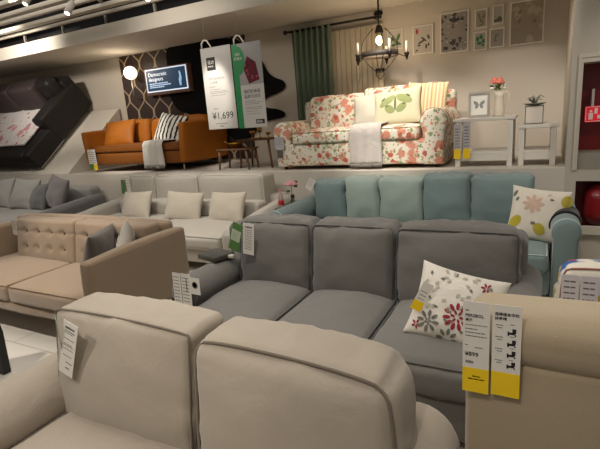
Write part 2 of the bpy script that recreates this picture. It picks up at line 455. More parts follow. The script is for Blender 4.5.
# right-hand partition: a face in line with the platform edge with two openings
part_m = wallmat('partition_paint', 'b9b0a2')
x0p = .212
OL, OB, OT = .305, .875, 1.83     # upper opening
pb = bmesh.new()
box(x0p, OL, PY, PY+.3, 0, 4.1, bm=pb); box(OL, 3.5, PY, PY+.3, OT, 4.1, bm=pb)
box(OL, 3.5, PY-.0, PY+.3, .77, .875, bm=pb); box(OL, 3.5, PY, PY+.3, 0, .27, bm=pb)
box(1.6, 1.7, PY, PY+.3, .27, 1.83, bm=pb)
struct('wall_right', pb, part_m)
struct('wall_alcove_right', box(x0p, x0p+.03, PY+.3, WY, 0, 4.1), wall_m)
mb = bmesh.new()
box(.268, 3.5, PY-.02, PY, OT+.04, OT+.075, bm=mb); box(.268, .288, PY-.02, PY, .875, OT+.04, bm=mb)
box(.288, .305, PY-.012, PY, .875, OT+.04, bm=mb); box(.305, 3.5, PY-.012, PY, OT, OT+.04, bm=mb)
struct('trim_2', mb, wallmat('trim_paint', 'c4bbac'))
struct('trim_3', box(.30, 3.5, PY-.05, PY+.0, .265, .345, .004), MC['trim_paint'])
red_m = plain('red_lacquer', '6e0d0f', .35)
struct('wall_cupboard', box(OL-.04, 3.5, PY+.31, PY+.36, .2, 2.0), red_m)
# ================================================================ SOFAS
def cushion(name, S_, m, parent, seams=(), pm=None, pr=.0045, label=None):
    o = obj(name, S_.build(), m, parent, label=label)
    if seams:
        b = bmesh.new()
        for s_ in seams: tube(S_.seam(*s_), pr, closed=True, seg=6, bm=b)
        obj('piping', b, pm or m, o)
    return o
def arm(name, m, parent, cx, w, z0, z1, y0, y1, stem=.8, pm=None, **k):
    rings = arm_rings(cx, w, z0, z1, y0, y1, stem=stem, **k)
    o = obj(name, loft(rings), m, parent)
    b = tube(rings[3], .004, closed=True, seg=6); obj('piping', b, pm or m, o)
    return o
# ---- front beige two-seat sofa ------------------------------------------
bg = fabric('beige_cotton', 'aca090', '9f9383', wr=.55); bgp = fabric('beige_piping', '75695a', wr=.1)
t = thing('two_seat_sofa', 'beige two-seat sofa nearest the camera, with dark piped back cushions and rounded arms', 'sofa', (-1.0, .75, 0))
obj('base', soft(-1.66, -.34, .33, 1.2, .06, .33, r=.03, wr=.002), bg, t)
obj('back_frame', soft(-1.8, -.42, 1.14, 1.3, .06, .74, r=.05, wr=.002), bg, t)
arm('arm', bg, t, -1.79, .28, .05, .64, .27, 1.25, stem=.72, pm=bgp)
arm('arm', bg, t, -.31, .26, .05, .64, .27, 1.30, stem=.72, pm=bgp)
def leanf(k, z0, kx=0):
    def f(q, u): q.y += k*(q.z); return q
    return f
for i, (a, b_) in enumerate(((-1.655, -1.0), (-.995, -.345))):
    cushion('seat_cushion', Soft(a, b_, .25, 1.02, .30, .475, r=.05, bulge=(0, .015, .03), seed=i+1, wr=.003), bg, t, [(2, 1)], bgp)
def topdrop(q, u):
    q.y += .14*q.z; q.z += -.012*u[0]**2*(1 if u[2] > 0 else 0); return q
cushion('back_cushion', Soft(-1.70, -1.0, .99, 1.20, .43, .895, r=.035, bulge=(.0, .05, .0), seed=3, wr=.008, k=.0, fn=topdrop, n=16), bg, t, [(1, -1)], bgp, .0045)
def rightback(q, u):
    q.y += .14*q.z
    if u[2] > 0: q.z += .03*(1-((u[0]+.55)/1.55)**2)*u[2]
    if u[0] > 0: q.x -= .02*u[2]*u[0]
    return q
cushion('back_cushion', Soft(-.975, -.29, .97, 1.20, .45, .865, r=.055, bulge=(.01, .06, .0), seed=6, wr=.005, k=.05, fn=rightback, n=16), bg, t, [(1, -1)], bgp, .0055)
for x in (-1.78, -.32):
    for y in (.36, 1.2): leg(x, y, 0, .07, .025, .02, wood_d, t)
# ---- grey three-seat sofa -----------------------------------------------
gy = fabric('grey_cotton', '6d6963', '625f5a', wr=.55); gyp = fabric('grey_piping', '4a4843', wr=.1)
t = thing('three_seat_sofa', 'dark grey three-seat sofa in the centre with three loose back cushions', 'sofa', (-.97, 2.3, 0))
obj('base', soft(-1.9, .0, 1.86, 2.75, .05, .31, r=.03, wr=.003), gy, t)
obj('back_frame', soft(-2.02, -.04, 2.60, 2.86, .05, .83, r=.05, wr=.002), gy, t)
arm('arm', gy, t, -1.955, .21, .04, .625, 2.0, 2.84, stem=.82, pm=gyp)
arm('arm', gy, t, -.055, .19, .04, .625, 1.86, 2.84, stem=.82, pm=gyp)
for i, (a, b_) in enumerate(((-1.865, -1.275), (-1.27, -.72), (-.715, -.11))):
    cushion('seat_cushion', Soft(a, b_, 1.81, 2.58, .29, .455, r=.045, bulge=(0, .02, .06), seed=10+i, wr=.004, k=.0), gy, t, [(2, 1)], gyp)
def gback(q, u):
    q.y += .16*q.z; return q
for i, (a, b_) in enumerate(((-1.835, -1.285), (-1.28, -.735), (-.73, -.07))):
    cushion('back_cushion', Soft(a, b_, 2.47, 2.69, .42, .885, r=.05, bulge=(.0, .055, .02), seed=14+i, wr=.009, k=.008, fn=gback, n=16), gy, t, [(1, -1)], gyp)
for x in (-1.95, .0):
    for y in (1.95, 2.75): leg(x, y, 0, .05, .025, .02, wood_d, t)
# ---- teal sofa -----------------------------------------------------------
tl = fabric('teal_cotton', '7b8b8a', '728280', wr=.3); tlp = fabric('teal_piping', 'c2cdc8', wr=.1)
t = thing('three_seat_sofa', 'pale teal sofa standing against the display platform behind the dark grey one', 'sofa', (-1.05, 4.0, 0))
obj('base', soft(-2.2, .1, 3.74, 4.7, .06, .28, r=.03), tl, t)
obj('back_frame', soft(-2.25, -.04, 4.66, 4.86, .05, .80, r=.05), tl, t)
arm('arm', tl, t, -2.32, .22, .05, .66, 3.75, 4.84, stem=.82, pm=tlp)
arm('arm', tl, t, .195, .20, .05, .675, 3.75, 4.84, stem=.84, pm=tlp)
for i, (a, b_) in enumerate(((-2.2, -1.45), (-1.44, -.68), (-.67, .085))):
    cushion('seat_cushion', Soft(a, b_, 3.67, 4.5, .26, .42, r=.045, bulge=(0, .015, .03), seed=20+i), tl, t, [(2, 1)], tlp)
tl2 = fabric('lit_teal_cotton', 'a3b1a7', '98a69d', wr=.3)  # same teal cotton, with the brighter lighting put into its colour
for i, (a, b_, z1, mm) in enumerate(((-2.19, -1.83, .86, tl), (-1.825, -1.455, .89, tl2), (-1.45, -1.01, .885, tl2), (-1.005, -.57, .91, tl), (-.565, -.04, .90, tl))):
    cushion('back_cushion', Soft(a, b_, 4.42, 4.68, .42, z1, r=.04, bulge=(0, .04, .0), seed=25+i, wr=.010, k=.0, n=12), mm, t, label='back cushion in a paler, lit copy of the teal' if mm is tl2 else None)
for x in (-2.3, .18):
    for y in (3.85, 4.75): leg(x, y, 0, .06, .025, .02, wood_d, t)
# ---- cream sofa ----------------------------------------------------------
cr = fabric('cream_linen', 'b3aca0', 'a8a195', wr=.2)
t = thing('three_seat_sofa', 'cream sofa with tall rounded headrests, against the platform left of the teal one', 'sofa', (-4.0, 4.1, 0))
obj('base', soft(-5.3, -2.75, 3.55, 4.8, .12, .30, r=.03), cr, t)
obj('back_frame', soft(-5.3, -2.75, 4.62, 4.86, .12, .66, r=.05), cr, t)
def armslope(q, u):
    q.z += .07*u[1]*(u[2]+1)/2; return q
obj('arm', Soft(-5.42, -5.28, 3.5, 4.82, .12, .56, r=.05, fn=armslope, bulge=(.01, .01, .01)).build(), cr, t)
obj('arm', Soft(-2.80, -2.63, 3.48, 4.82, .12, .57, r=.06, fn=armslope, bulge=(.01, .01, .01)).build(), cr, t)
for i, (a, b_) in enumerate(((-5.27, -4.05), (-4.04, -2.82))):
    cushion('seat_cushion', Soft(a, b_, 3.5, 4.4, .27, .43, r=.05, bulge=(0, .02, .015), seed=30+i), cr, t, [(2, 1)])
for i, (a, b_) in enumerate(((-5.22, -4.63), (-4.62, -3.88), (-3.87, -2.88))):
    cushion('headrest', Soft(a, b_, 4.50, 4.80, .53, .935, r=.06, bulge=(0, .03, .01), seed=33+i, k=.02), cr, t, [(1, -1)], fabric('cream_piping', 'd8cfc0'))
    cushion('back_cushion', Soft(a, b_, 4.36, 4.66, .40, .62, r=.05, bulge=(0, .02, .01), seed=37+i), cr, t)
for x in (-5.3, -2.75):
    for y in (3.6, 4.75): leg(x, y, 0, .13, .02, .015, metal_d, t)
lb = fabric('cushion_linen', 'bdb3a3', 'b0a696', wr=.3)
for i, (px, py, y, lab) in enumerate(((137, 208, 4.2, 'small square cream cushion leaning on the cream sofa, left one of three'),
                                  (184, 209, 4.22, 'small square cream cushion in the middle of the cream sofa'),
                                  (227, 210, 4.24, 'small square cream cushion at the right end of the cream sofa'))):
    q = P(px, py, y); q.z = .575
    pillow('square_cushion', lab, q, .56, .38, .16, lb, lean=22, yaw=(-6, 4, -8)[i], spin=(3, -3, 2)[i], group='small cream cushions on the cream sofa', seed=40+i)
# ---- tan two-seat sofa ---------------------------------------------------
tn = fabric('tan_velvet', '947e66', '86715a', wr=.15, sheen=.4); tnp = fabric('tan_piping', '75604a')
t = thing('two_seat_sofa', 'tan two-seat sofa with button-tufted back cushions, at the left edge', 'sofa', (-3.65, 2.3, 0))
obj('base', soft(-4.72, -2.66, 1.9, 2.84, .20, .30, r=.02, wr=.001), tn, t)
obj('back_frame', soft(-4.72, -2.70, 2.66, 2.78, .22, .79, r=.03, wr=.001), tn, t)
for x0, x1 in ((-4.78, -4.66), (-2.71, -2.60)):
    def asl(q, u):
        q.z += .01*u[1]*(u[2]+1)/2; return q
    obj('arm', Soft(x0, x1, 1.86, 2.79, .2, .72, r=.02, fn=asl, wr=.001).build(), tn, t)
    
for i, (a, b_) in enumerate(((-4.65, -3.67), (-3.665, -2.715))):
    cushion('seat_cushion', Soft(a, b_, 1.87, 2.62, .29, .435, r=.035, bulge=(0, .01, .02), seed=50+i, wr=.002), tn, t, [(2, 1)], tnp)
def tuft(x0, x1, rows):
    hx = (x1-x0)/2; cols = [-.66, -.22, .22, .66]
    def f(q, u):
        if u[1] < -.5:
            d = 0
            for c in cols:
                for rz in rows:
                    dd = ((u[0]-c)*hx)**2+((u[2]-rz)*.19)**2; d += math.exp(-dd/.0009)*.03
            q.y += d + .008*math.exp(-((u[2]-.42)/.06)**2)
        q.y += .18*q.z
        return q
    return f
for i, (a, b_) in enumerate(((-4.46, -3.62), (-3.61, -2.74))):
    s_ = Soft(a, b_, 2.48, 2.64, .425, .80, r=.025, bulge=(0, .015, .0), seed=53+i, wr=.001, fn=tuft(a, b_, (.42, -.35)), n=30)
    c_ = obj('back_cushion', s_.build(), tn, t)
    for cx in (-.66, -.22, .22, .66):
        for rz in (.42, -.35):
            zz = .6125+rz*.1875; xx = (a+b_)/2+cx*(b_-a)/2
            obj('button', sphere((xx, 2.48-.015+.026+.18*(rz*.1875), zz), .014, sy=.5, u=10, v=6), tnp, c_)
for x in (-4.6, -2.75):
    for y in (2.0, 2.70): leg(x, y, 0, .2, .018, .012, metal_d, t)
q = P(99, 243, 2.35); q.z = .62
pillow('square_cushion', 'dark grey cushion leaning on the right arm of the tan sofa', (-3.04, 2.28, .62), .46, .40, .15, fabric('grey_cushion', '5c544c', wr=.4), lean=14, yaw=-62, seed=61, group='cushions on the tan sofa')
strm = striped('zebra_cloth', [(0, 'c9c2b6'), (.62, '201d1b'), (.8, 'c9c2b6')], 9, 'X', .8)
pillow('square_cushion', 'white cushion with black bands behind the dark grey one on the tan sofa', (-2.87, 2.40, .66), .46, .36, .13, strm, lean=14, yaw=-48, spin=20, seed=62, group='cushions on the tan sofa')
# ---- far light grey sofa at the left ------------------------------------
lg = fabric('light_grey_linen', '8f8c86', '83807a', wr=.3); lgd = fabric('mid_grey_cotton', '706e6c', '625f5e', wr=.5)
t = thing('corner_sofa', 'light grey sofa heaped with grey cushions, far left below the sofa bed', 'sofa', (-7.4, 4.2, 0))
obj('base', soft(-9.0, -6.2, 3.6, 4.86, .08, .30, r=.03), lg, t)
obj('back_frame', soft(-9.0, -6.2, 4.68, 4.9, .08, .72, r=.05), lg, t)
obj('arm', Soft(-6.28, -6.08, 3.55, 4.88, .08, .54, r=.06, fn=armslope).build(), lgd, t, label='darker grey arm')
for i, (a, b_) in enumerate(((-9.0, -7.62), (-7.6, -6.3))):
    cushion('seat_cushion', Soft(a, b_, 3.5, 4.5, .27, .43, r=.05, bulge=(0, .02, .02), seed=70+i), lg, t)
for x in (-8.9, -6.2):
    for y in (3.7, 4.8): leg(x, y, 0, .1, .02, .015, metal_d, t)
lg2 = fabric('pale_grey_cushion', '96938d', '86837d', wr=.5)
for i, (x, y, z, w, h, le, ya, sp, mm, lab) in enumerate((
        (-8.15, 4.42, .66, .72, .52, 24, 0, 2, lg2, 'pale grey cushion cut by the left edge, on the light grey sofa'),
        (-7.38, 4.38, .66, .66, .52, 24, 0, -3, lg2, 'pale grey cushion second from the left edge, on the light grey sofa'),
        (-6.98, 4.36, .62, .46, .44, 26, -10, 6, fabric('slate_cushion', '62615f', wr=.5), 'small slate grey cushion beside the largest crumpled one'),
        (-6.62, 4.42, .68, .62, .52, 20, -12, -8, fabric('mauve_grey_cushion', '77716f', '69625f', wr=.7), 'crumpled mauve-grey cushion at the right of the light grey sofa'))):
    pillow('square_cushion', lab, (x, y, z), w, h, .2, mm, lean=le, yaw=ya, spin=sp, group='cushions on the light grey sofa', seed=72+i, crumple=.014)
# ================================================================ ON THE PLATFORM
# ---- orange leather sofa -------------------------------------------------
og = fabric('orange_leather', 'a8641f', '985616', weave=160, rough=.55, wr=.25, sheen=0)
ogd = fabric('brown_leather', '7d4b20', '74431b', weave=160, rough=.5, wr=.15, sheen=0)
t = thing('two_seat_sofa', 'orange-brown leather sofa on the platform in front of the trellis wallpaper', 'sofa', (-5.9, 5.4, PZ))
OX0, OX1, OY0, OY1 = -6.72, -4.60, 5.14, 6.20
def oarm(dirn):
    def f(q, u):
        q.x += dirn*.05*(u[2]+1)/2; return q
    return f
obj('arm', Soft(OX0, OX0+.10, OY0, OY1, PZ+.13, PZ+.66, r=.02, fn=oarm(-1), wr=.001, lump=.002).build(), og, t)
obj('arm', Soft(OX1-.10, OX1, OY0, OY1, PZ+.13, PZ+.70, r=.02, fn=oarm(1), wr=.001, lump=.002).build(), og, t)
obj('back_frame', soft(OX0, OX1, OY1-.12, OY1, PZ+.13, PZ+.72, r=.03, wr=.001), og, t)
obj('base', soft(OX0+.09, OX1-.09, OY0+.02, OY1-.1, PZ+.12, PZ+.30, r=.012, wr=.001, lump=.001), ogd, t)
cushion('seat_cushion', Soft(OX0+.1, OX1-.1, OY0, OY1-.28, PZ+.31, PZ+.42, r=.03, bulge=(0, .005, .012), wr=.002), ogd, t, [(2, 1)])
for i, (a, b_, y_) in enumerate(((OX0+.10, OX0+.80, 0), (OX0+.82, OX1-.11, .03))):
    cushion('back_cushion', Soft(a, b_, OY1-.40+y_, OY1-.16+y_, PZ+.40, PZ+.80, r=.06, bulge=(0, .03, .02), seed=80+i, fn=gback, k=.03, wr=.003), og, t)
for x in (OX0+.1, OX1-.1):
    for y in (OY0+.08, OY1-.08): leg(x, y, PZ, PZ+.13, .015, .01, metal_l, t)
def throw(name, label, xs, path, m, th=.012, seed=0, fringe=True, taper=0.):
    """cloth laid over a path of (y,z) points, xs = (x0,x1)"""
    bm = bmesh.new(); nx = 14; pts = []
    seg = []
    for (a, c) in zip(path, path[1:]):
        n = max(2, int(math.dist(a, c)/.03))
        for i in range(n): seg.append((a[0]+(c[0]-a[0])*i/n, a[1]+(c[1]-a[1])*i/n))
    seg.append(path[-1]); L = len(seg); g = [[], []]
    for k, (y, z) in enumerate(seg):
        a = seg[max(0, k-1)]; c = seg[min(L-1, k+1)]; d = Vector((0, c[0]-a[0], c[1]-a[1])).normalized(); nn = Vector((0, d.z, -d.y))
        if nn.y > 0 and abs(nn.y) > abs(nn.z): nn = -nn
        if nn.z < 0 and abs(nn.z) >= abs(nn.y): nn = -nn
        for s_ in (0, 1):
            row = []
            for i in range(nx+1):
                fx = i/nx; spread = 1+taper*(k/L)
                x = (xs[0]+xs[1])/2+(fx-.5)*(xs[1]-xs[0])*spread
                w = .012*math.sin(fx*19+seed)*(k/L)+.008*noise.noise(Vector((x*9, y*5, z*5+seed)))
                row.append(bm.verts.new(Vector((x, y, z))+nn*(th*s_+w+.012)))
            g[s_].append(row)
    for k in range(L-1):
        for i in range(nx):
            bm.faces.new((g[1][k][i], g[1][k][i+1], g[1][k+1][i+1], g[1][k+1][i]))
            bm.faces.new((g[0][k][i], g[0][k+1][i], g[0][k+1][i+1], g[0][k][i+1]))
        for i in (0, nx):
            bm.faces.new((g[0][k][i], g[1][k][i], g[1][k+1][i], g[0][k+1][i]))
    for k in (0, L-1):
        for i in range(nx): bm.faces.new((g[0][k][i], g[0][k][i+1], g[1][k][i+1], g[1][k][i]))
    last = [v.co.copy() for v in g[1][L-1]]
    org = ((xs[0]+xs[1])/2, path[0][0], path[0][1])
    o = obj(name, bm, m, None, label=label, cat='throw blanket', origin=org)
    if fringe:
        fb = bmesh.new()
        for i in range(nx*2):
            a = last[i//2].lerp(last[min(nx, i//2+1)], (i % 2)*.5)
            tube([a, a+Vector((.004*math.sin(i), -.004, -.02)), a+Vector((0, 0, -.042))], .003, seg=4, bm=fb)
        obj('fringe', fb, m, o)
    return o
tw = fabric('throw_wool', 'd6cfc4', 'c2bbb0', weave=200, wr=1.2, mott=18)
throw('knitted_throw', 'white fringed throw hanging over the seat of the orange leather sofa', (-5.34, -4.98), [(OY1-.36, PZ+.44), (OY0-.01, PZ+.44), (OY0-.035, PZ+.40), (OY0-.035, PZ+.09)], tw, taper=.15)
zb = striped('black_white_bars', [(0, 'd8d3c8'), (.55, '1a1918'), (.98, 'd8d3c8')], 11, 'X', .55)
pillow('square_cushion', 'white cushion with broken black bars on the orange leather sofa', (-5.19, 5.56, PZ+.61), .66, .50, .16, zb, lean=24, yaw=-6, spin=-10, seed=83)
pillow('square_cushion', 'orange-brown leather cushion in the left corner of the orange leather sofa', (-6.38, 5.60, PZ+.60), .62, .46, .18, og, lean=24, yaw=8, spin=3, seed=84, pinch=.04)
# ---- floral sofa ---------------------------------------------------------
fl = patterned('rose_chintz', 'e0d6c4', [('8f9a6c', 15, .38, 1, .6), ('c9a07a', 13, .30, 4, .5), ('a9ab82', 23, .3, 6, .5), ('cd8a72', 7.2, .45, 2, .55), ('b8604a', 9, .30, 3, .5), ('d98f74', 14, .27, 7, .4), ('6f7d54', 26, .26, 5, .5)])
flp = fabric('green_piping', '7b7a5c')
t = thing('two_seat_sofa', 'rose-patterned chintz sofa on the platform below the chandelier', 'sofa', (-1.98, 5.45, PZ))
FX0, FX1, FY0 = -3.02, -.90, 5.06
obj('base', soft(FX0+.12, FX1-.14, FY0, 5.9, PZ+.05, PZ+.32, r=.02, wr=.003), fl, t)
obj('back_frame', soft(FX0+.07, FX1-.03, 5.84, 6.04, PZ+.05, PZ+.84, r=.05, bulge=(0, .02, .0)), fl, t)
arm('arm', fl, t, FX0+.13, .27, PZ+.04, PZ+.60, FY0-.01, 6.02, stem=.74, pm=flp)
arm('arm', fl, t, FX1-.13, .29, PZ+.04, PZ+.64, FY0-.01, 6.02, stem=.74, pm=flp)
for i, (a, b_) in enumerate(((FX0+.27, -2.0), (-1.99, FX1-.28))):
    cushion('seat_cushion', Soft(a, b_, FY0-.02, 5.76, PZ+.31, PZ+.46, r=.04, bulge=(0, .015, .03), seed=90+i), fl, t, [(2, 1), (2, -1)], flp, .005)
for i, (a, b_) in enumerate(((FX0+.26, -2.02), (-2.0, FX1-.14))):
    cushion('back_cushion', Soft(a, b_, 5.60, 5.84, PZ+.42, PZ+.89+.04*i, r=.05, bulge=(0, .05, .0), seed=93+i, fn=gback, k=.0, wr=.006), fl, t)
for x in (FX0+.1, FX1-.1):
    for y in (FY0+.1, 5.9): leg(x, y, PZ, PZ+.06, .03, .025, wood_d, t)
wl = fabric('white_linen', 'd9d3c2', 'cdc6b2', wr=.5)
bf = patterned('butterfly_cloth', 'd2cfae', [('9fa86e', 6, .45, 8, .5), ('bcc08c', 12, .3, 9, .5)], wr=.3)
pillow('square_cushion', 'plain off-white cushion behind the butterfly one on the rose-patterned sofa', (-1.87, 5.54, PZ+.66), .46, .44, .14, wl, lean=22, spin=6, seed=96)
bp_ = pillow('square_cushion', 'cream cushion printed with a pale green butterfly on the rose-patterned sofa', (-1.52, 5.44, PZ+.67), .58, .46, .15, fabric('cream_cotton', 'd9d3b4', 'cfc8a6', wr=.4), lean=26, yaw=-4, spin=7, seed=97)
def on_pillow(o, name, shapes, m, w, h, t, z=.003):
    """flat printed shapes following the front of a pillow (local x,y outline points)"""
    b = bmesh.new()
    me = o.data
    from mathutils.bvhtree import BVHTree
    bv = BVHTree.FromPolygons([v.co for v in me.vertices], [p.vertices[:] for p in me.polygons])
    for sh in shapes:
        cx = sum(p[0] for p in sh)/len(sh); cy = sum(p[1] for p in sh)/len(sh)
        rings = []
        for s_ in (1, .66, .33):
            r = []
            for p in sh:
                x, y = cx+(p[0]-cx)*s_, cy+(p[1]-cy)*s_
                hit = bv.ray_cast(Vector((x, y, 1)), Vector((0, 0, -1)))
                if hit[0] is None: hit = (Vector((x, y, 0)),)
                r.append(b.verts.new(hit[0]+Vector((0, 0, z))))
            rings.append(r)
        hit = bv.ray_cast(Vector((cx, cy, 1)), Vector((0, 0, -1))); c = b.verts.new((hit[0] or Vector((cx, cy, 0)))+Vector((0, 0, z)))
        n = len(sh)
        for A, B in zip(rings, rings[1:]):
            for i in range(n): b.faces.new((A[i], A[(i+1) % n], B[(i+1) % n], B[i]))
        for i in range(n): b.faces.new((rings[-1][i], rings[-1][(i+1) % n], c))
    for f in b.faces: f.smooth = True
    bmesh.ops.recalc_face_normals(b, faces=b.faces)
    me2 = bpy.data.meshes.new(name); b.to_mesh(me2); b.free(); me2.materials.append(m)
    q = bpy.data.objects.new(name, me2); COL.objects.link(q); q.parent = o; return q
def ell(cx, cy, a, b_, rot=0, n=14):
    c, s_ = math.cos(R(rot)), math.sin(R(rot))
    return [(cx+a*math.cos(2*math.pi*i/n)*c-b_*math.sin(2*math.pi*i/n)*s_, cy+a*math.cos(2*math.pi*i/n)*s_+b_*math.sin(2*math.pi*i/n)*c) for i in range(n)]
gp = fabric('pale_green_print', 'a5ac74', '8f9863')
on_pillow(bp_, 'butterfly_print', [ell(-.10, .07, .11, .05, 30), ell(.10, .07, .11, .05, -30), ell(-.07, -.04, .07, .045, -40), ell(.07, -.04, .07, .045, 40)], gp, .5, .4, .1)
on_pillow(bp_, 'butterfly_body', [ell(0, .02, .012, .09), ell(-.15, .10, .03, .012, 40), ell(.15, .10, .03, .012, -40), ell(-.1, .0, .02, .01), ell(.1, .0, .02, .01)], fabric('olive_print', '6c7347'), .5, .4, .1, .006)
sp = striped('peach_stripe', [(0, 'd9b38c'), (.18, 'e0d2a6'), (.36, 'cf9d7c'), (.5, 'dfcf9a'), (.72, 'd6a98a'), (.86, 'e3d8b0')], 8, 'X', .05)
pillow('square_cushion', 'peach and yellow striped cushion at the right of the rose-patterned sofa', (-1.20, 5.56, PZ+.70), .46, .50, .15, sp, lean=20, yaw=8, spin=-4, seed=98)
throw('knitted_throw', 'white fringed throw hanging over the seat of the rose-patterned sofa', (-1.95, -1.60), [(5.40, PZ+.50), (FY0-.02, PZ+.49), (FY0-.045, PZ+.44), (FY0-.045, PZ+.07)], fabric('throw_mohair', 'cfc6bd', 'bab0a7', weave=200, wr=1.2, mott=18), taper=.12, seed=3)
# ---- black sofa bed on the ramp -----------------------------------------
bk = fabric('black_leather', '2b2725', '221f1e', weave=160, rough=.5, wr=.12, sheen=0)
bkc = fabric('dark_brown_leather', '463b3a', '3d3432', weave=160, rough=.5, wr=.15, sheen=0)
t = thing('sofa_bed', 'black leather sofa bed tilted up on the ramp, with a flowered quilt on it', 'sofa bed', (-9.0, 5.0, .975))
# written lying flat with its front bottom edge through the empty, then turned with the empty
o0 = Vector((-9.0, 5.0, .975)); X1 = -7.77; X0 = -10.6
def bl(x0, x1, y0, y1, z0, z1, **k): return Soft(x0, x1, o0.y+y0, o0.y+y1, o0.z+z0, o0.z+z1, **k)
obj('base', bl(X0, X1-.02, .02, 1.7, .03, .16, r=.015, wr=0, lump=0).build(), bk, t)
obj('pull_out_bed', bl(X0, X1-.16, .0, .98, .14, .36, r=.04, bulge=(0, .005, .01), wr=.001).build(), bk, t)
obj('seat_cushion', bl(X0, X1-.3, .72, 1.35, .20, .40, r=.04, wr=.001).build(), bk, t)
obj('arm', bl(X1-.30, X1, .68, 1.72, .05, .56, r=.035, wr=.001).build(), bk, t)
obj('front_corner', bl(X1-.30, X1-.02, .02, .72, .10, .34, r=.03, wr=.001).build(), bk, t)
obj('back_frame', bl(X0, X1-.02, 1.5, 1.74, .05, .70, r=.04, wr=.001).build(), bk, t)
for i, (a, b_) in enumerate(((-10.5, -9.74), (-9.73, -8.97), (-8.96, -8.2))):
    cushion('back_cushion', bl(a, b_, 1.18, 1.50, .38, .88, r=.045, bulge=(0, .05, .0), seed=101+i, k=.0, wr=.003), bkc, t)
cushion('back_cushion', bl(-8.35, -7.86, 1.3, 1.55, .50, .86, r=.07, bulge=(0, .03, .02), seed=108, k=.03), bk, t)
obj('metal_trim', box(X1-.01, X1+.008, o0.y+.03, o0.y+.72, o0.z+.02, o0.z+.035), metal_l, t, smooth=False)
for x in (X1-.55, X1-.32, X0+.4):
    obj('leg', tube([(x, o0.y+.05, o0.z+.05), (x, o0.y-.02, o0.z-.06), (x+.02, o0.y-.09, o0.z-.11)], .010), metal_l, t)
t.rotation_euler = (R(40), 0, 0)
fq = patterned('flowered_quilt', 'd9d0cc', [('c98b90', 3.6, .36, 1, .6), ('b4505a', 6, .24, 2, .5), ('a7a59c', 14, .24, 4, .5)], wr=.3)
qm = Soft(-10.5, X1-.22, .22, 1.26, 0, .045, r=.02, bulge=(0, 0, .012), seed=110, wr=.006, n=16).build()
for f in qm.faces: f.smooth = True
me = bpy.data.meshes.new('quilt'); qm.to_mesh(me); qm.free(); me.materials.append(fq)
qo = bpy.data.objects.new('quilt', me); COL.objects.link(qo)
Rx = Matrix.Rotation(R(40), 4, 'X')
qo.matrix_world = Matrix.Translation(o0) @ Rx @ Matrix.Translation((9.0, 0, .385)) @ Matrix.Translation((-0, 0, 0))
qo['label'] = 'pink-flowered white quilt spread on the tilted black sofa bed'; qo['category'] = 'quilt'
# ================================================================ RIGHT-HAND CHAIRS
ch = fabric('sand_linen', 'ab9a80', '9c8c73', weave=260, wr=.06, mott=3)
t = thing('armchair', 'sand-coloured linen armchair seen from behind, bottom right corner', 'armchair', (.2, 1.45, 0))
AY = 1.19
b = Soft(-.160, .60, AY, AY+.15, .14, .88, r=.02, wr=0, lump=.001).build(); obj('outer_back', b, ch, t)
obj('back_cushion', Soft(-.168, .605, AY-.014, AY+.19, .86, 1.018, r=.065, bulge=(0, .004, .006), wr=.001, lump=.002).build(), ch, t)
obj('inner_back', Soft(-.08, .52, AY+.13, AY+.24, .40, .96, r=.04, bulge=(0, .03, 0), wr=.002).build(), ch, t)
obj('seat_cushion', Soft(-.06, .50, AY+.16, AY+.57, .30, .45, r=.04, bulge=(0, .01, .02), wr=.002).build(), ch, t)
for x0_, x1_ in ((-.165, -.065), (.505, .605)): obj('arm', Soft(x0_, x1_, AY+.12, AY+.56, .14, .62, r=.03, wr=.001).build(), ch, t)
obj('base', soft(-.15, .59, AY+.1, AY+.56, .13, .30, r=.02, wr=.001), ch, t)
for x in (-.11, .55):
    for y in (AY+.06, AY+.50): leg(x, y, 0, .14, .022, .016, wood_d, t)
pt = patterned('bird_print_cotton', 'd8d0bf', [('3d5f96', 6, .40, 2, .6), ('c9a94a', 6.5, .38, 5, .6), ('a34a48', 16, .26, 3, .5), ('8b9a7a', 12, .25, 7, .5)], wr=.2)
ptp = fabric('red_piping', 'a06a60')
t = thing('armchair', 'white cotton armchair with blue and yellow print, behind the sand-coloured one', 'armchair', (.5, 2.3, 0))
cushion('outer_back', Soft(.085, .80, 1.99, 2.13, .12, .90, r=.045, k=.035, bulge=(0, .01, 0), wr=.001).__class__(.085, .80, 1.99, 2.13, .12, .90, r=.045, k=.03, bulge=(0, .01, 0), wr=.001, n=14), pt, t, [(1, -1)], ptp, .004)
cushion('seat_cushion', Soft(.18, .70, 2.14, 2.68, .30, .45, r=.04, bulge=(0, .01, .02)), pt, t, [(2, 1)], ptp)
for x0_, x1_ in ((.09, .19), (.69, .79)): obj('arm', Soft(x0_, x1_, 2.1, 2.66, .12, .60, r=.04).build(), pt, t)
obj('base', soft(.12, .76, 2.1, 2.66, .12, .30, r=.02), pt, t)
for x in (.14, .74):
    for y in (2.06, 2.6): leg(x, y, 0, .13, .022, .016, wood_d, t)
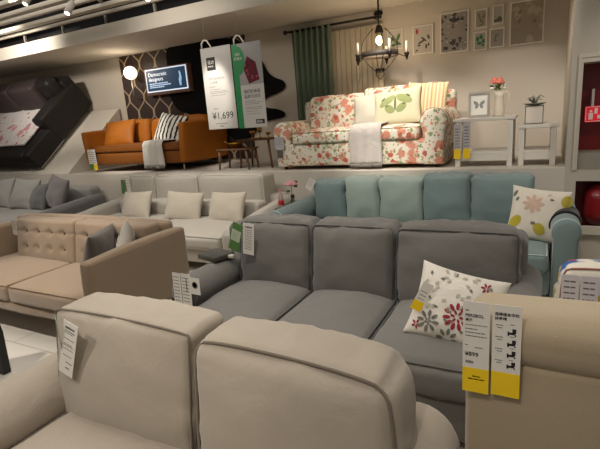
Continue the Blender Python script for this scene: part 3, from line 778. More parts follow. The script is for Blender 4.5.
# ================================================================ CUSHIONS IN FRONT
fg = fabric('white_cotton', 'd3ccbf', 'c6beb0', wr=.5)
gpw = pillow('square_cushion', 'white cushion printed with dark red and grey flowers on the dark grey sofa', (-.325, 2.09, .615), .41, .37, .16, fg, lean=30, yaw=6, spin=-13, seed=120, crumple=.010, pinch=.09)
def flower(cx, cy, r, n=10, p=.028): return [ell(cx+r*math.cos(2*math.pi*i/n), cy+r*math.sin(2*math.pi*i/n), p, p*.5, 360*i/n, 8) for i in range(n)]
dr = fabric('dark_red_print', '8c2638'); dg_ = fabric('grey_print', '6f6d64'); dl = fabric('pale_grey_print', 'a9a596')
rn = random.Random(4)
i_ = 0
def prints(o, shapes, m, nm): 
    on_pillow(o, nm, shapes, m, 0, 0, 0, .004)
prints(gpw, flower(.02, -.045, .046, 11, .018)+flower(.02, -.045, .02, 6, .011), dr, 'red_flower')
prints(gpw, flower(-.10, -.10, .036, 8, .017)+flower(-.10, -.10, .012, 5, .01), dg_, 'grey_flower')
prints(gpw, flower(.0, -.155, .034, 8, .016), dg_, 'grey_flower')
prints(gpw, flower(.11, .12, .016, 6, .011)+flower(-.15, -.13, .014, 5, .010), dr, 'red_flower')
prints(gpw, [ell(rn.uniform(-.17, .15), rn.uniform(-.05, .16), .012, .007, rn.uniform(0, 180), 8) for k in range(34)], dl, 'pale_spray')
prints(gpw, [ell(rn.uniform(-.16, .16), rn.uniform(-.15, .15), .010, .006, rn.uniform(0, 180), 8) for k in range(16)], dg_, 'dark_spray')
tp = pillow('square_cushion', 'white cushion with yellow-green leaves and a beige bloom on the right of the teal sofa', (.0, 4.10, .625), .44, .46, .16, fabric('ivory_cotton', 'd8cfbf', 'cbc2b1', wr=.4), lean=26, yaw=6, spin=-9, seed=123, pinch=.08)
prints(tp, [ell(-.16, -.09, .055, .038, 60), ell(.02, -.13, .05, .04, -50), ell(.19, .13, .055, .042, 70)], fabric('yellow_green_print', 'b3a337'), 'leaf_print')
prints(tp, flower(-.05, .07, .05, 8, .034)+[ell(-.05, .07, .03, .03)], fabric('beige_print', 'c9ab97'), 'bloom_print')
prints(tp, flower(.14, -.06, .035, 7, .022)+[ell(.06, .16, .02, .012, 30)], fabric('blush_print', 'cdb8ae'), 'bloom_print')
prints(tp, [ell(-.03, -.09, .018, .014), ell(.08, .12, .016, .01), ell(-.19, .15, .03, .012, 70), ell(-.17, .10, .02, .01, 70)], dg_, 'grey_print_spot')
# black cloth over the teal arm
cb = bmesh.new(); rr = .108
ring = []
for side, rad in ((0, rr-.006), (1, rr+.004)):
    ring.append([(.195+rad*math.cos(R(a)), .675-.10+rad*math.sin(R(a))) for a in range(200, -41, -15)])
for sgn in (0, 1): pass
prof = ring[1]+[(ring[1][-1][0]+.02, .30), (ring[0][-1][0]+.012, .30)]+ring[0][::-1]
lo_ = []
for k, y in enumerate((3.98, 4.05, 4.12, 4.2, 4.27)):
    lo_.append([Vector((x+.004*math.sin(k*2+z*20), y+.015*math.sin(z*25), z)) for x, z in prof])
obj('cloth', loft(lo_), fabric('black_cloth', '1b1a1b', wr=.8), label='black cloth draped over the right arm of the teal sofa', cat='cloth', origin=(.2, 4.1, .6))
# ================================================================ GLASS SIDE TABLE
gl = plain('clear_glass', 'dfe9e4', .03, trans=1.0, ior=1.45)
t = thing('side_table', 'glass-topped side table with dark metal legs between the cream and teal sofas', 'side table', (-2.52, 4.52, 0))
obj('table_top', box(-2.62, -2.42+.0, 4.28, 4.80, .555, .567, .003), gl, t, smooth=False)
fb = bmesh.new()
for a_, b_ in (((-2.61, 4.29), (-2.43, 4.29)), ((-2.61, 4.79), (-2.43, 4.79)), ((-2.61, 4.29), (-2.61, 4.79)), ((-2.43, 4.29), (-2.43, 4.79))): tube([(a_[0], a_[1], .548), (b_[0], b_[1], .548)], .008, bm=fb)
obj('frame', fb, metal_d, t)
for x in (-2.61, -2.43):
    for y in (4.29, 4.79): leg(x, y, 0, .548, .008, .008, metal_d, t)
v = P(291, 200, 4.5)
t = thing('flower_vase', 'clear glass vase holding one pink rose on the glass side table', 'vase', (-2.50, 4.5, .568))
obj('glass', lathe(-2.50, 4.5, [(.024, .569), (.028, .59), (.02, .64), (.024, .69), (.021, .69), (.016, .64), (.022, .60), (.001, .585)]), gl, t)
obj('stem', tube([(-2.50, 4.5, .60), (-2.505, 4.5, .70), (-2.50, 4.49, .80)], .004), plain('leaf_green', '3f5a34', .6), t)
pk = plain('pink_petal', 'd5979b', .7)
rb_ = bmesh.new()
for k in range(3):
    for i in range(5+k):
        a = 2*math.pi*i/(5+k)+k; r_ = .018+.02*k
        sphere((-2.50+r_*math.cos(a), 4.49+r_*math.sin(a), .83+.008-k*.012), .026, bm=rb_, sx=1, sy=1, sz=.7, u=10, v=6)
sphere((-2.50, 4.49, .84), .022, bm=rb_, u=10, v=6)
obj('rose', rb_, pk, t)
lf = bmesh.new()
for (dx, dz, r_) in ((.05, .0, 40), (-.05, -.06, -30), (.055, .05, 70)):
    sphere((-2.50+dx, 4.50, .79+dz), .026, bm=lf, sx=1, sy=.25, sz=.6, u=10, v=6)
obj('leaf', lf, plain('leaf_green', '3f5a34', .6), t)
t = thing('soda_bottle', 'clear plastic bottle with a red label and pink cap on the glass side table', 'bottle', (-2.575, 4.36, .568))
obj('bottle', lathe(-2.575, 4.36, [(.028, .569), (.032, .58), (.032, .66), (.028, .69), (.013, .735), (.012, .76), (.001, .76)]), plain('bottle_plastic', 'd9c3c0', .15, trans=.6), t)
obj('label', lathe(-2.575, 4.36, [(.0325, .600), (.0335, .602), (.0335, .652), (.0325, .654)]), plain('label_red', 'b3202c', .4), t)
obj('cap', lathe(-2.575, 4.36, [(.014, .757), (.015, .76), (.015, .778), (.01, .78)]), plain('cap_pink', 'cf6d7b', .4), t)
# ================================================================ TAGS
def swatch_tag(name, label, w, h, loc, cols, curl=0, **k):
    c = Card(name, label, w, h, loc, m=cols[0], curl=curl, **k); return c
c = Card('price_tag', 'left price tag on the sand-coloured armchair, with the price 899 above a yellow foot', .066, .262, (-.163, AY-.024, 1.052))
c.rect('yellow_band', 0, .066, -.262, -.190, yel)
c.text('lettering', 'PERSBOL', .0115, .006, -.042, ink); c.text('lettering', '椅子', .009, .006, -.054, ink)
c.lines('fine_print', [(.006, .016, -.026, .003), (.006, .060, -.066, .002), (.006, .036, -.078, .0025), (.006, .056, -.088, .0025), (.006, .060, -.098, .0025), (.006, .014, -.125, .0025), (.03, .05, -.130, .0025)], inkg)
c.text('price', '¥899', .0165, .006, -.155, ink)
c.lines('yellow_print', [(.024, .045, -.216, .0035), (.014, .055, -.224, .0035)], ink)
c.text('maker_lettering', 'IKEA', .010, .007, -.176, ink)
c2 = Card('price_tag', 'right tag on the sand-coloured armchair, with four little chair drawings', .068, .257, (-.091, AY-.024, 1.052))
c2.rect('yellow_band', 0, .068, -.257, -.188, yel)
c2.text('lettering', '选择适合你的', .0095, .005, -.028, ink); c2.text('lettering', '扶手椅', .0095, .005, -.040, ink)
c2.lines('fine_print', [(.008, .026, -.056-.033*i, .0022) for i in range(4)]+[(.012, .024, -.063-.033*i, .0022) for i in range(4)]+[(.042, .052, -.052-.033*i, .002) for i in range(4)], inkg)
for i in range(4):
    b = bmesh.new(); x, y = .046, -.078-.031*i
    for bx in ((x-.007, x+.008, y, y+.006), (x+.001, x+.010, y+.005, y+.016), (x-.010, x-.0065, y-.003, y+.008), (x+.007, x+.010, y-.004, y), (x-.008, x-.006, y-.004, y)):
        box(bx[0], bx[1], bx[2], bx[3], c2.th, c2.th+.0006, bm=b)
    c2.bend(b); bmesh.ops.transform(b, matrix=c2.T, verts=b.verts); obj('chair_drawing', b, ink, c2.root, smooth=False)
# front beige sofa
gcol = plain('tag_green', '8fa08a', .5)
c = Card('price_tag', 'green-edged tag behind the white one on the left back cushion of the beige sofa', .05, .24, (-1.535, .925, .92), yaw=-30, spin=-18, m=gcol)
c.rect('pale_panel', .004, .046, -.16, -.05, plain('tag_grey_green', 'a9ada0', .6)); c.lines('fine_print', [(.008, .04, -.06-.01*i, .003) for i in range(9)], inkg)
c = Card('price_tag', 'white tag hanging on the left back cushion of the beige sofa', .068, .235, (-1.485, .925, .91), yaw=4, spin=-22, lean=0, curl=.0)
c.text('lettering', 'uppland', .014, .010, -.028, ink)
c.lines('fine_print', [(.010, .058, -.042, .004), (.010, .05, -.05, .003), (.010, .058, -.075, .003), (.010, .05, -.098, .003), (.010, .058, -.105, .003), (.010, .058, -.120, .003), (.012, .055, -.15, .003), (.03, .06, -.18, .004), (.03, .05, -.205, .005)], inkg)
# grey sofa back tags
c = Card('price_tag', 'green tag on the left back cushion of the dark grey sofa', .085, .20, (-1.80, 2.40, .905), spin=-20, yaw=-4, m=grn)
c.rect('pale_panel', .004, .08, -.13, -.05, plain('tag_pale', 'b9c2a8', .6)); c.lines('fine_print', [(.02, .06, -.07-.014*i, .004) for i in range(4)], inkg)
c = Card('price_tag', 'white tag beside the green one on the back of the dark grey sofa', .085, .215, (-1.71, 2.385, .905), spin=-7)
c.text('lettering', 'uppland', .018, .014, -.03, ink); c.lines('fine_print', [(.014, .07, -.05-.013*i, .004) for i in range(11)], inkg)
# grey arm tags
for (x, w, h, lab, sp) in ((-1.99, .062, .31, 'narrow white tag, leftmost of those on the left arm of the dark grey sofa', -3),
                       (-1.922, .072, .30, 'white tag with black square foot on the left arm of the dark grey sofa', -3)):
    c = Card('price_tag', lab, w, h, (x, 1.975, .675), spin=sp)
    c.lines('fine_print', [(.008, w-.012, -.03-.022*i, .005) for i in range(12)], inkg)
    if w > .07: c.rect('black_square', .012, .060, -.292, -.235, ink); c.rect('key_mark', .038, .044, -.12, -.03, ink); 
c = Card('price_tag', 'short square tag with round mark on the left arm of the dark grey sofa', .075, .105, (-1.853, 1.973, .655), spin=-2)
b = lathe(0, 0, [(.022, 0), (.022, .001), (.016, .001), (.016, 0)], 16); bmesh.ops.transform(b, matrix=c.T @ Matrix.Translation((.037, -.045, .0018)), verts=b.verts); obj('round_mark', b, inkg, c.root, smooth=False)
# sample book on the arm
t = thing('sample_block', 'flat dark fabric sample block lying on the left arm of the dark grey sofa', 'fabric samples', (-1.94, 2.42, .628))
b = box(-2.09, -1.89, 2.32, 2.50, .630, .665, .008); bmesh.ops.rotate(b, verts=b.verts, cent=(-1.95, 2.44, .64), matrix=Matrix.Rotation(R(-14), 3, 'Z')); obj('block', b, fabric('dark_sample', '3d3a33'), t)
b = box(-1.90, -1.855, 2.42, 2.45, .632, .655, .003); obj('clip', b, plain('clip_white', 'cfc8bb', .5), t)
# small tags elsewhere
def small(label, loc, w, h, m=None, yaw=0, spin=0, lines=4, foot=None, **k):
    c = Card('price_tag', label, w, h, loc, yaw=yaw, spin=spin, m=m, **k)
    if foot: c.rect('colour_band', 0, w, -h, -h*.72, foot)
    c.lines('fine_print', [(w*.15, w*.8, -h*(.15+.6*i/lines), h*.03) for i in range(lines)], inkg)
    return c
small('green tag left of a white one on the left headrest of the cream sofa', (-5.22, 4.47, .88), .07, .20, grn, spin=-6)
small('white tag beside a green one on the left headrest of the cream sofa', (-5.12, 4.465, .93), .08, .24)
small('small pale tag on the left end of the tan sofa back', (-4.52, 2.50, .79), .075, .15, spin=-8)
small('white tag sticking out at the left end of the teal sofa back', (-2.21, 4.40, .90), .08, .13, spin=-32)
small('pale tag with a dark square on the left arm of the rose-patterned sofa', (-2.99, FY0-.03, PZ+.42), .13, .16, plain('tag_lilac', 'aaa5a8', .6), foot=None)
small('small dark tag below the pale one on the arm of the rose-patterned sofa', (-2.965, FY0-.03, PZ+.25), .08, .09, plain('tag_dark', '55504a', .6))
small('left white tag, green foot, on the front of the orange leather sofa', (-6.66, OY0-.02, PZ+.38), .09, .33, foot=grn, lines=6)
small('right white tag, yellow foot, on the front of the orange leather sofa', (-6.56, OY0-.02, PZ+.38), .09, .34, foot=yel, lines=6)
small('tall white tag at the left of the printed armchair back, in a plastic sleeve', (.095, 1.965, .87), .060, .20, plain('tag_lilac_white', 'd8d2d5', .4), lines=5)
small('second white tag on the printed armchair back, in a plastic sleeve', (.160, 1.965, .87), .060, .20, plain('tag_lilac_white', 'd8d2d5', .4), lines=5)
c = Card('price_tag', 'narrow card with yellow foot hanging from the red-flowered cushion', .05, .15, (-.45, 1.99, .775), spin=-26, yaw=8)
c.rect('yellow_band', 0, .05, -.15, -.10, yel); c.lines('fine_print', [(.01, .04, -.05-.02*i, .004) for i in range(3)], inkg)
# ================================================================ NEST OF TABLES
wn = plain('walnut', '6a4c34', .4)
def small_table(name, label, x0, x1, y0, y1, h, cat='side table'):
    t = thing(name, label, cat, ((x0+x1)/2, (y0+y1)/2, PZ))
    obj('table_top', box(x0, x1, y0, y1, PZ+h-.022, PZ+h, .006), wn, t, smooth=False)
    for x, dx in ((x0+.04, -.03), (x1-.04, .03)):
        for y in (y0+.03, y1-.03): leg(x, y, PZ, PZ+h-.022, .019, .013, wn, t, dx=dx)
    return t
small_table('nest_table', 'lower walnut side table of the nest beside the rose-patterned sofa', -4.02, -3.50, 5.14, 5.44, .29)
small_table('nest_table', 'taller walnut side table of the nest beside the rose-patterned sofa', -3.78, -3.24, 5.32, 5.68, .40)
brass = plain('brass', 'b98a3c', .3, .9)
t = thing('brass_bowl', 'brass bowl on the lower walnut table of the nest', 'bowl', (-3.78, 5.28, PZ+.29))
obj('bowl', lathe(-3.78, 5.28, [(.04, PZ+.291), (.05, PZ+.30), (.11, PZ+.35), (.13, PZ+.37), (.12, PZ+.368), (.10, PZ+.35), (.04, PZ+.31), (.001, PZ+.305)]), brass, t)
obj('handle', tube([(-3.91, 5.28, PZ+.365), (-3.95, 5.28, PZ+.39), (-3.98, 5.28, PZ+.385)], .008), brass, t)
for (x, y, r_, h_, lab) in ((-3.60, 5.46, .035, .11, 'brass candle cup at the left of the taller walnut table'), (-3.50, 5.50, .03, .15, 'tallest brass candle cup in the middle of the taller walnut table'), (-3.34, 5.46, .03, .08, 'low brass candle cup at the right of the taller walnut table')):
    z0 = PZ+.40
    o = obj('candle_cup', lathe(x, y, [(r_, z0+.001), (r_, z0+.006), (.008, z0+.02), (.008, z0+h_*.5), (r_, z0+h_*.6), (r_*1.1, z0+h_), (r_*.9, z0+h_), (r_*.7, z0+h_*.65), (.001, z0+h_*.62)]), brass, label=lab, cat='candle holder', group='brass candle cups on the walnut table', origin=(x, y, z0))
# ================================================================ CONSOLE TABLES AT RIGHT
cw = plain('white_lacquer', 'dcd5c9', .4)
def console(label, x0, x1, y0, y1, h):
    t = thing('console_table', label, 'side table', ((x0+x1)/2, (y0+y1)/2, PZ))
    obj('table_top', box(x0, x1, y0, y1, PZ+h-.03, PZ+h, .004), cw, t, smooth=False)
    for x in (x0+.02, x1-.07):
        for y in (y0+.01, y1-.06): obj('leg', box(x, x+.05, y, y+.05, PZ, PZ+h-.03, .003), cw, t, smooth=False)
    obj('shelf', box(x0+.03, x1-.03, y0+.02, y1-.02, PZ+.13, PZ+.15, .003), cw, t, smooth=False)
    obj('apron', box(x0+.07, x1-.07, y0+.02, y0+.04, PZ+.06, PZ+.13), cw, t, smooth=False)
    return t
console('taller white side table of two, holding the butterfly picture and the flower jug', -.83, -.235, 5.10, 5.62, .50)
console('lower white side table of two, holding the glass box, next to the partition', -.22, .150, 5.12, 5.64, .40)
zA, zB = PZ+.50, PZ+.40
small('left white tag with a yellow foot on the taller white side table', (-.82, 5.085, zA-.05), .07, .36, plain('tag_grey_white', 'b5aeac', .6), foot=yel, lines=7)
small('right white tag with a yellow foot on the taller white side table', (-.725, 5.085, zA-.03), .07, .38, plain('tag_grey_white', 'b5aeac', .6), foot=yel, lines=7)
# butterfly picture
t = thing('picture_frame', 'grey-framed butterfly picture standing on the taller white side table', 'picture frame', (-.61, 5.36, zA))
fx0, fx1, fz0, fz1, fy = -.715, -.50, zA+.002, zA+.265, 5.36
fb = bmesh.new(); fw = .024
for q in ((fx0, fx1, fz0, fz0+fw), (fx0, fx1, fz1-fw, fz1), (fx0, fx0+fw, fz0+fw, fz1-fw), (fx1-fw, fx1, fz0+fw, fz1-fw)): box(q[0], q[1], fy, fy+.03, q[2], q[3], bm=fb)
obj('frame', fb, plain('grey_frame', 'a39c92', .4), t, smooth=False)
obj('mat_board', box(fx0+fw, fx1-fw, fy+.012, fy+.02, fz0+fw, fz1-fw), plain('mat_white', 'e8e4da', .6), t, smooth=False)
def wing(cx, cz, s_, y, bm):
    for sg in (-1, 1):
        poly_prism([(cx+sg*a*s_, cz+c_*s_) for a, c_ in ((.05, .05), (.3, .5), (.85, .75), (1, .5), (.8, .05), (.55, -.05), (.75, -.4), (.5, -.75), (.2, -.5), (.05, -.05))], y-.002, y, bm)
b = bmesh.new(); wing((fx0+fx1)/2, (fz0+fz1)/2, .058, fy+.012, b); obj('butterfly_print', b, plain('butterfly_grey', '8a8d88', .6), t, smooth=False)
# jug
t = thing('flower_jug', 'cream enamel jug with coral and white flowers on the taller white side table', 'jug', (-.41, 5.40, zA))
en = plain('cream_enamel', 'd6ccb8', .35)
obj('jug', lathe(-.41, 5.40, [(.055, zA+.002), (.06, zA+.01), (.052, zA+.08), (.042, zA+.16), (.040, zA+.20), (.052, zA+.25), (.048, zA+.25), (.036, zA+.20), (.038, zA+.15), (.001, zA+.03)]), en, t)
obj('handle', tube([(-.368, 5.40, zA+.23), (-.335, 5.40, zA+.245), (-.318, 5.40, zA+.22), (-.33, 5.40, zA+.16), (-.362, 5.40, zA+.10)], .008), en, t)
rn = random.Random(9); lb2 = bmesh.new()
for i in range(16):
    a = rn.uniform(0, 6.28); r_ = rn.uniform(.0, .06); sphere((-.43+r_*math.cos(a), 5.40+r_*math.sin(a), zA+.27+rn.uniform(0, .07)), .022, bm=lb2, sx=1, sy=.6, sz=.45, u=8, v=5)
obj('leaf', lb2, plain('leaf_green_light', '6f7f4a', .6), t)
wb = bmesh.new()
for i in range(9):
    a = rn.uniform(0, 6.28); sphere((-.43+.07*math.cos(a), 5.40+.05*math.sin(a), zA+.28+rn.uniform(0, .06)), .016, bm=wb, u=8, v=5)
obj('white_flower', wb, plain('white_petal', 'ddd8c8', .6), t)
for (dx, dz) in ((-.035, .36), (.02, .355)):
    b = bmesh.new()
    for k in range(3):
        for i in range(7):
            a = i*.9+k; r_ = .008+.011*k; sphere((-.43+dx+r_*math.cos(a), 5.39+r_*math.sin(a), zA+dz+.025-k*.018), .019, bm=b, sz=.9, u=8, v=5)
    obj('coral_flower', b, plain('coral_petal', 'cf7460', .6), t)
# glass box with air plant
t = thing('display_box', 'small white-fronted glass box on the lower white side table', 'display box', (-.06, 5.42, zB))
bx0, bx1, by0, by1, bz0, bz1 = -.16, .01, 5.34, 5.50, zB+.002, zB+.185
obj('panel', box(bx0+.006, bx1-.006, by0+.004, by1-.004, bz0+.004, bz1-.006), plain('printed_white', 'd3c9bd', .5), t, smooth=False)
fb = bmesh.new()
for x in (bx0, bx1-.008):
    for y in (by0, by1-.008): box(x, x+.008, y, y+.008, bz0, bz1, bm=fb)
for z in (bz0, bz1-.008):
    for y in (by0, by1-.008): box(bx0, bx1, y, y+.008, z, z+.008, bm=fb)
    for x in (bx0, bx1-.008): box(x, x+.008, by0, by1, z, z+.008, bm=fb)
obj('frame', fb, plain('silver_frame', '77736c', .35, .7), t, smooth=False)
t = thing('air_plant', 'twisted grey-green air plant in a shallow dish on top of the glass box', 'plant', (-.075, 5.42, bz1))
obj('dish', lathe(-.075, 5.42, [(.04, bz1+.001), (.075, bz1+.008), (.11, bz1+.022), (.108, bz1+.024), (.07, bz1+.012), (.001, bz1+.008)]), plain('dish_grey', '77766e', .4), t)
rn = random.Random(3)
for i in range(14):
    a = i*.75; r_ = rn.uniform(.04, .11); h_ = rn.uniform(.03, .09)
    obj('leaf', tube([(-.075, 5.42, bz1+.012), (-.075+.6*r_*math.cos(a), 5.42+.6*r_*math.sin(a), bz1+.02+h_), (-.075+r_*math.cos(a+.5), 5.42+r_*math.sin(a+.5), bz1+.03+h_*.6)], .011, r2=.003, seg=6), plain('air_plant_green', '85887a' if i % 2 else '85887a', .6), t)
# ================================================================ BACK WALL
def pic(label, x0, x1, z0, z1, ground, layers, fcol='d8d2c6', y=WY, fw=.014, mount=0):
    t = thing('wall_picture', label, 'picture', ((x0+x1)/2, y, (z0+z1)/2), group='framed prints on the back wall')
    fb = bmesh.new(); d = .022
    for q in ((x0, x1, z0, z0+fw), (x0, x1, z1-fw, z1), (x0, x0+fw, z0+fw, z1-fw), (x1-fw, x1, z0+fw, z1-fw)): box(q[0], q[1], y-d, y-.001, q[2], q[3], bm=fb)
    obj('frame', fb, plain('frame_'+fcol, fcol, .5), t, smooth=False)
    m = patterned('print_'+label[:30].replace(' ', '_'), ground, layers, wr=0)
    obj('print', box(x0+fw, x1-fw, y-d+.008, y-.002, z0+fw, z1-fw), m, t, smooth=False)
    return t
def pmark(t, name, shapes, col, y):
    b = bmesh.new()
    for s_ in shapes: poly_prism(s_, y-.002, y, b)
    obj(name, b, plain('ink_'+col, col, .7), t, smooth=False)
yy = WY-.014
def sh(cx, cz, a, b_, rot=0): return ell(cx, cz, a, b_, rot, 12)
t = pic('framed print of one red tulip and dark leaves, right of the chandelier', -1.53, -1.27, 2.22, 2.57, 'b5aca0', [])
pmark(t, 'tulip', [sh(-1.475, 2.50, .017, .035)], 'a03038', yy); pmark(t, 'dark_leaf', [sh(-1.42, 2.37, .05, .012, 25), sh(-1.39, 2.40, .045, .012, -40), sh(-1.36, 2.31, .012, .03), sh(-1.33, 2.42, .014, .03, 20), sh(-1.45, 2.33, .02, .012), sh(-1.48, 2.27, .02, .008, 30), sh(-1.33, 2.33, .012, .018)], '3f4238', yy)
t = pic('small framed print of a green plant, behind the candle chandelier', -1.87, -1.66, 2.32, 2.57, 'b9b1a4', [])
pmark(t, 'green_leaf', [sh(-1.81, 2.45, .05, .02, 50), sh(-1.76, 2.43, .05, .022, -40), sh(-1.72, 2.47, .045, .02, 70), sh(-1.78, 2.38, .04, .016, 10), sh(-1.72, 2.39, .04, .018, -20)], '4d6a48', yy)
pic('large framed print of dark blurred blooms on grey, left of the small prints', -1.185, -.845, 2.19, 2.665, '8d867f', [('4a4748', 9, .42, 2, .7), ('3c3a40', 14, .34, 3, .7), ('b9b2a8', 18, .25, 5, .5)])
t = pic('small print with an ochre sprig, upper left of the group of four', -.775, -.635, 2.43, 2.645, 'a19a8a', [])
pmark(t, 'ochre_sprig', [sh(-.725, 2.57, .012, .035, 20), sh(-.70, 2.51, .013, .035, 45), sh(-.675, 2.56, .014, .03, -20), sh(-.70, 2.47, .03, .008, 10)], '7d7350', yy)
t = pic('small print with a low dark hill, upper right of the group of four', -.575, -.455, 2.45, 2.66, 'a8a399', [])
pmark(t, 'dark_hill', [[(-.56, 2.475), (-.47, 2.475), (-.47, 2.51), (-.50, 2.54), (-.535, 2.50), (-.56, 2.505)]], '585a52', yy)
t = pic('small print with a bright green plant, lower left of the group of four', -.785, -.635, 2.175, 2.39, 'aba598', [])
pmark(t, 'green_plant', [sh(-.74, 2.31, .02, .03), sh(-.70, 2.33, .02, .028), sh(-.675, 2.28, .018, .028), sh(-.72, 2.26, .028, .02), sh(-.68, 2.235, .02, .014)], '3e7350', yy)
t = pic('small pale print with a faint grey twig, lower right of the group of four', -.605, -.44, 2.185, 2.405, '9d978d', [])
pmark(t, 'twig', [sh(-.54, 2.30, .006, .06, -10), sh(-.52, 2.32, .028, .007, 30), sh(-.54, 2.27, .025, .006, -20)], '6f6a62', yy)
pic('largest framed print, faded flowers on beige, at the right end of the wall', -.385, -.025, 2.18, 2.66, '9c927f', [('b3a893', 8, .42, 2, .7), ('81776a', 12, .33, 3, .7), ('8d8a70', 17, .25, 5, .6)])
# window-like panel curtain with ribs, rod, green curtain
pc = bmesh.new()
for i in range(10):
    x = -2.66+i*.076; box(x, x+.07, 6.20, 6.215, .95, 2.66, .004, 1, bm=pc)
obj('panel_blind', pc, wallmat('blind_cloth', 'b3a58d'), label='beige ribbed blind hanging from the black rod beside the green curtain', cat='blind', smooth=False)
t = thing('curtain_rod', 'black curtain rod with a round end above the rose-patterned sofa', 'curtain rod', (-2.6, 6.14, 2.72))
obj('rod', tube([(-3.30, 6.14, 2.735), (-1.93, 6.14, 2.735)], .016), metal_d, t)
for x in (-3.32, -1.92): obj('finial', sphere((x, 6.14, 2.735), .032), metal_d, t)
for x in (-3.25, -2.0): obj('bracket', tube([(x, 6.14, 2.73), (x, 6.29, 2.73)], .01), metal_d, t)
cg = fabric('dark_green_curtain', '65735f', '5a6857', wr=.1, mott=3)
b = bmesh.new(); nx = 90; g = []
for s_ in (0, 1):
    rows = []
    for k in range(9):
        z = 2.75-(2.75-.98)*k/8; row = []
        for i in range(nx+1):
            f_ = i/nx; x = -3.22+.60*f_+.01*math.sin(f_*40+k*.3); y = 6.14+(.035+.006*k/8)*math.sin(f_*2*math.pi*7+.25*math.sin(k*.5))+.006*s_
            row.append(b.verts.new((x, y, z)))
        rows.append(row)
    g.append(rows)
for s_ in (0, 1):
    for k in range(8):
        for i in range(nx):
            b.faces.new((g[s_][k][i], g[s_][k][i+1], g[s_][k+1][i+1], g[s_][k+1][i]))
obj('curtain', b, cg, label='dark green pleated curtain hanging behind the left of the rose-patterned sofa', cat='curtain', origin=(-2.92, 6.14, 1.0))
# trellis wallpaper panel
def trellis():
    m, nt, bs = base_mat('trellis_wallpaper'); c = objc(nt)
    sp_ = nt.nodes.new('ShaderNodeSeparateXYZ'); nt.links.new(c, sp_.inputs[0])
    W2, H2, A = .37, .56, .40
    def wave(sign):
        ph = mathn(nt, 'MULTIPLY', sp_.outputs['Z'], 2*math.pi/H2)
        cl = nt.nodes.new('ShaderNodeClamp'); nt.links.new(mathn(nt, 'MULTIPLY', mathn(nt, 'SINE', ph), 1.18), cl.inputs[0]); cl.inputs[1].default_value = -1
        sn = mathn(nt, 'ADD', mathn(nt, 'MULTIPLY', cl.outputs[0], sign*.235), .25-.25*sign)
        tt = mathn(nt, 'ADD', mathn(nt, 'MULTIPLY', sp_.outputs['X'], 1/W2), sn)
        return mathn(nt, 'ABSOLUTE', mathn(nt, 'SUBTRACT', mathn(nt, 'FRACT', tt), .5))
    d = mathn(nt, 'MINIMUM', wave(1), wave(-1))
    # alternate the two waves by half a cell so they meet like a honeycomb
    lt = mathn(nt, 'LESS_THAN', d, .045)
    nt.links.new(mixc(nt, lt, lin('33211b'), lin('a89478')), bs.inputs['Base Color']); bs.inputs['Roughness'].default_value = .6
    return m
obj('wallpaper_panel', box(-6.87, -4.12, WY-.02, WY-.001, .95, 2.84), trellis(), label='dark brown panel with a beige honeycomb trellis behind the orange leather sofa', cat='wall panel', smooth=False)
# cow hide
hp = [(167, 46), (200, 41), (232, 37), (244, 44), (252, 55), (262, 60), (267, 72), (275, 78), (283, 80), (286.5, 86), (281, 92), (270, 96), (264, 100), (262, 106), (268, 108), (278, 109), (285, 112), (285, 117), (272, 120), (262, 122), (250, 140), (236, 142), (220, 125), (200, 116), (180, 112), (174, 105), (170, 96), (166, 88), (168, 70), (166, 56)]
hv = [P(x, y, WY-.03) for x, y in hp]
def smooth_loop(v, it=2):
    for _ in range(it):
        o = []
        for i in range(len(v)): o += [v[i]*.75+v[(i+1) % len(v)]*.25, v[i]*.25+v[(i+1) % len(v)]*.75]
        v = o
    return v
hv = smooth_loop(hv)
obj('cow_hide', poly_prism([(p.x, p.z) for p in hv], WY-.035, WY-.022), fabric('black_hide', '0f0d0d', sheen=0), label='large black cow hide shape fixed to the wall behind the hanging sign', cat='hide', origin=(-4.6, WY-.03, 2.2), smooth=False)
# lit screen
t = thing('light_box', 'lit blue sign box with white lettering in a brown frame, on the trellis panel', 'sign', (-5.68, 6.2, 2.35))
sx0, sx1, sz0, sz1 = -6.16, -5.24, 2.15, 2.53
obj('frame', box(sx0-.03, sx1+.03, 6.17, 6.28, sz0-.05, sz1+.02, .004), plain('brown_frame', '6a4a3c', .5), t, smooth=False)
obj('white_border', box(sx0, sx1, 6.163, 6.172, sz0, sz1), plain('lit_border', 'dfe6ee', .5, emit='c9d6e8', est=.45), t, smooth=False)
obj('screen', box(sx0+.02, sx1-.02, 6.158, 6.166, sz0+.02, sz1-.02), plain('lit_blue', '16324d', .4, emit='10283d', est=.6), t, smooth=False)
lt = plain('lit_white', 'ffffff', .4, emit='dfe9f5', est=.45)
TM = Matrix.Translation((sx0+.07, 6.156, sz1-.12)) @ Matrix.Rotation(R(90), 4, 'X')
obj('lettering', text_bm('Democratic', .088, TM), lt, t, smooth=False)
obj('lettering', text_bm('designers', .088, Matrix.Translation((sx0+.07, 6.156, sz1-.20)) @ Matrix.Rotation(R(90), 4, 'X')), lt, t, smooth=False)
lb_ = bmesh.new(); rn = random.Random(2)
for k in range(3):
    x = sx0+.08
    while x < sx0+.50-.1*(k == 2): L = rn.uniform(.02, .06); box(x, x+L, 6.154, 6.158, sz0+.13-.03*k, sz0+.145-.03*k, bm=lb_); x += L+.01
obj('fine_print', lb_, plain('lit_pale', 'b9c8da', .4, emit='8fa6c0', est=.7), t, smooth=False)
fgm = [(0, 0), (.03, .0), (.035, .06), (.05, .12), (.04, .2), (.02, .24), (.0, .22), (.01, .16), (-.015, .1), (-.01, .04)]
obj('figure', poly_prism([(sx1-.16+a, sz0+.06+c_) for a, c_ in fgm], 6.154, 6.158), plain('lit_sky', '9fc0dc', .4, emit='8fb4d6', est=.35), t, smooth=False)
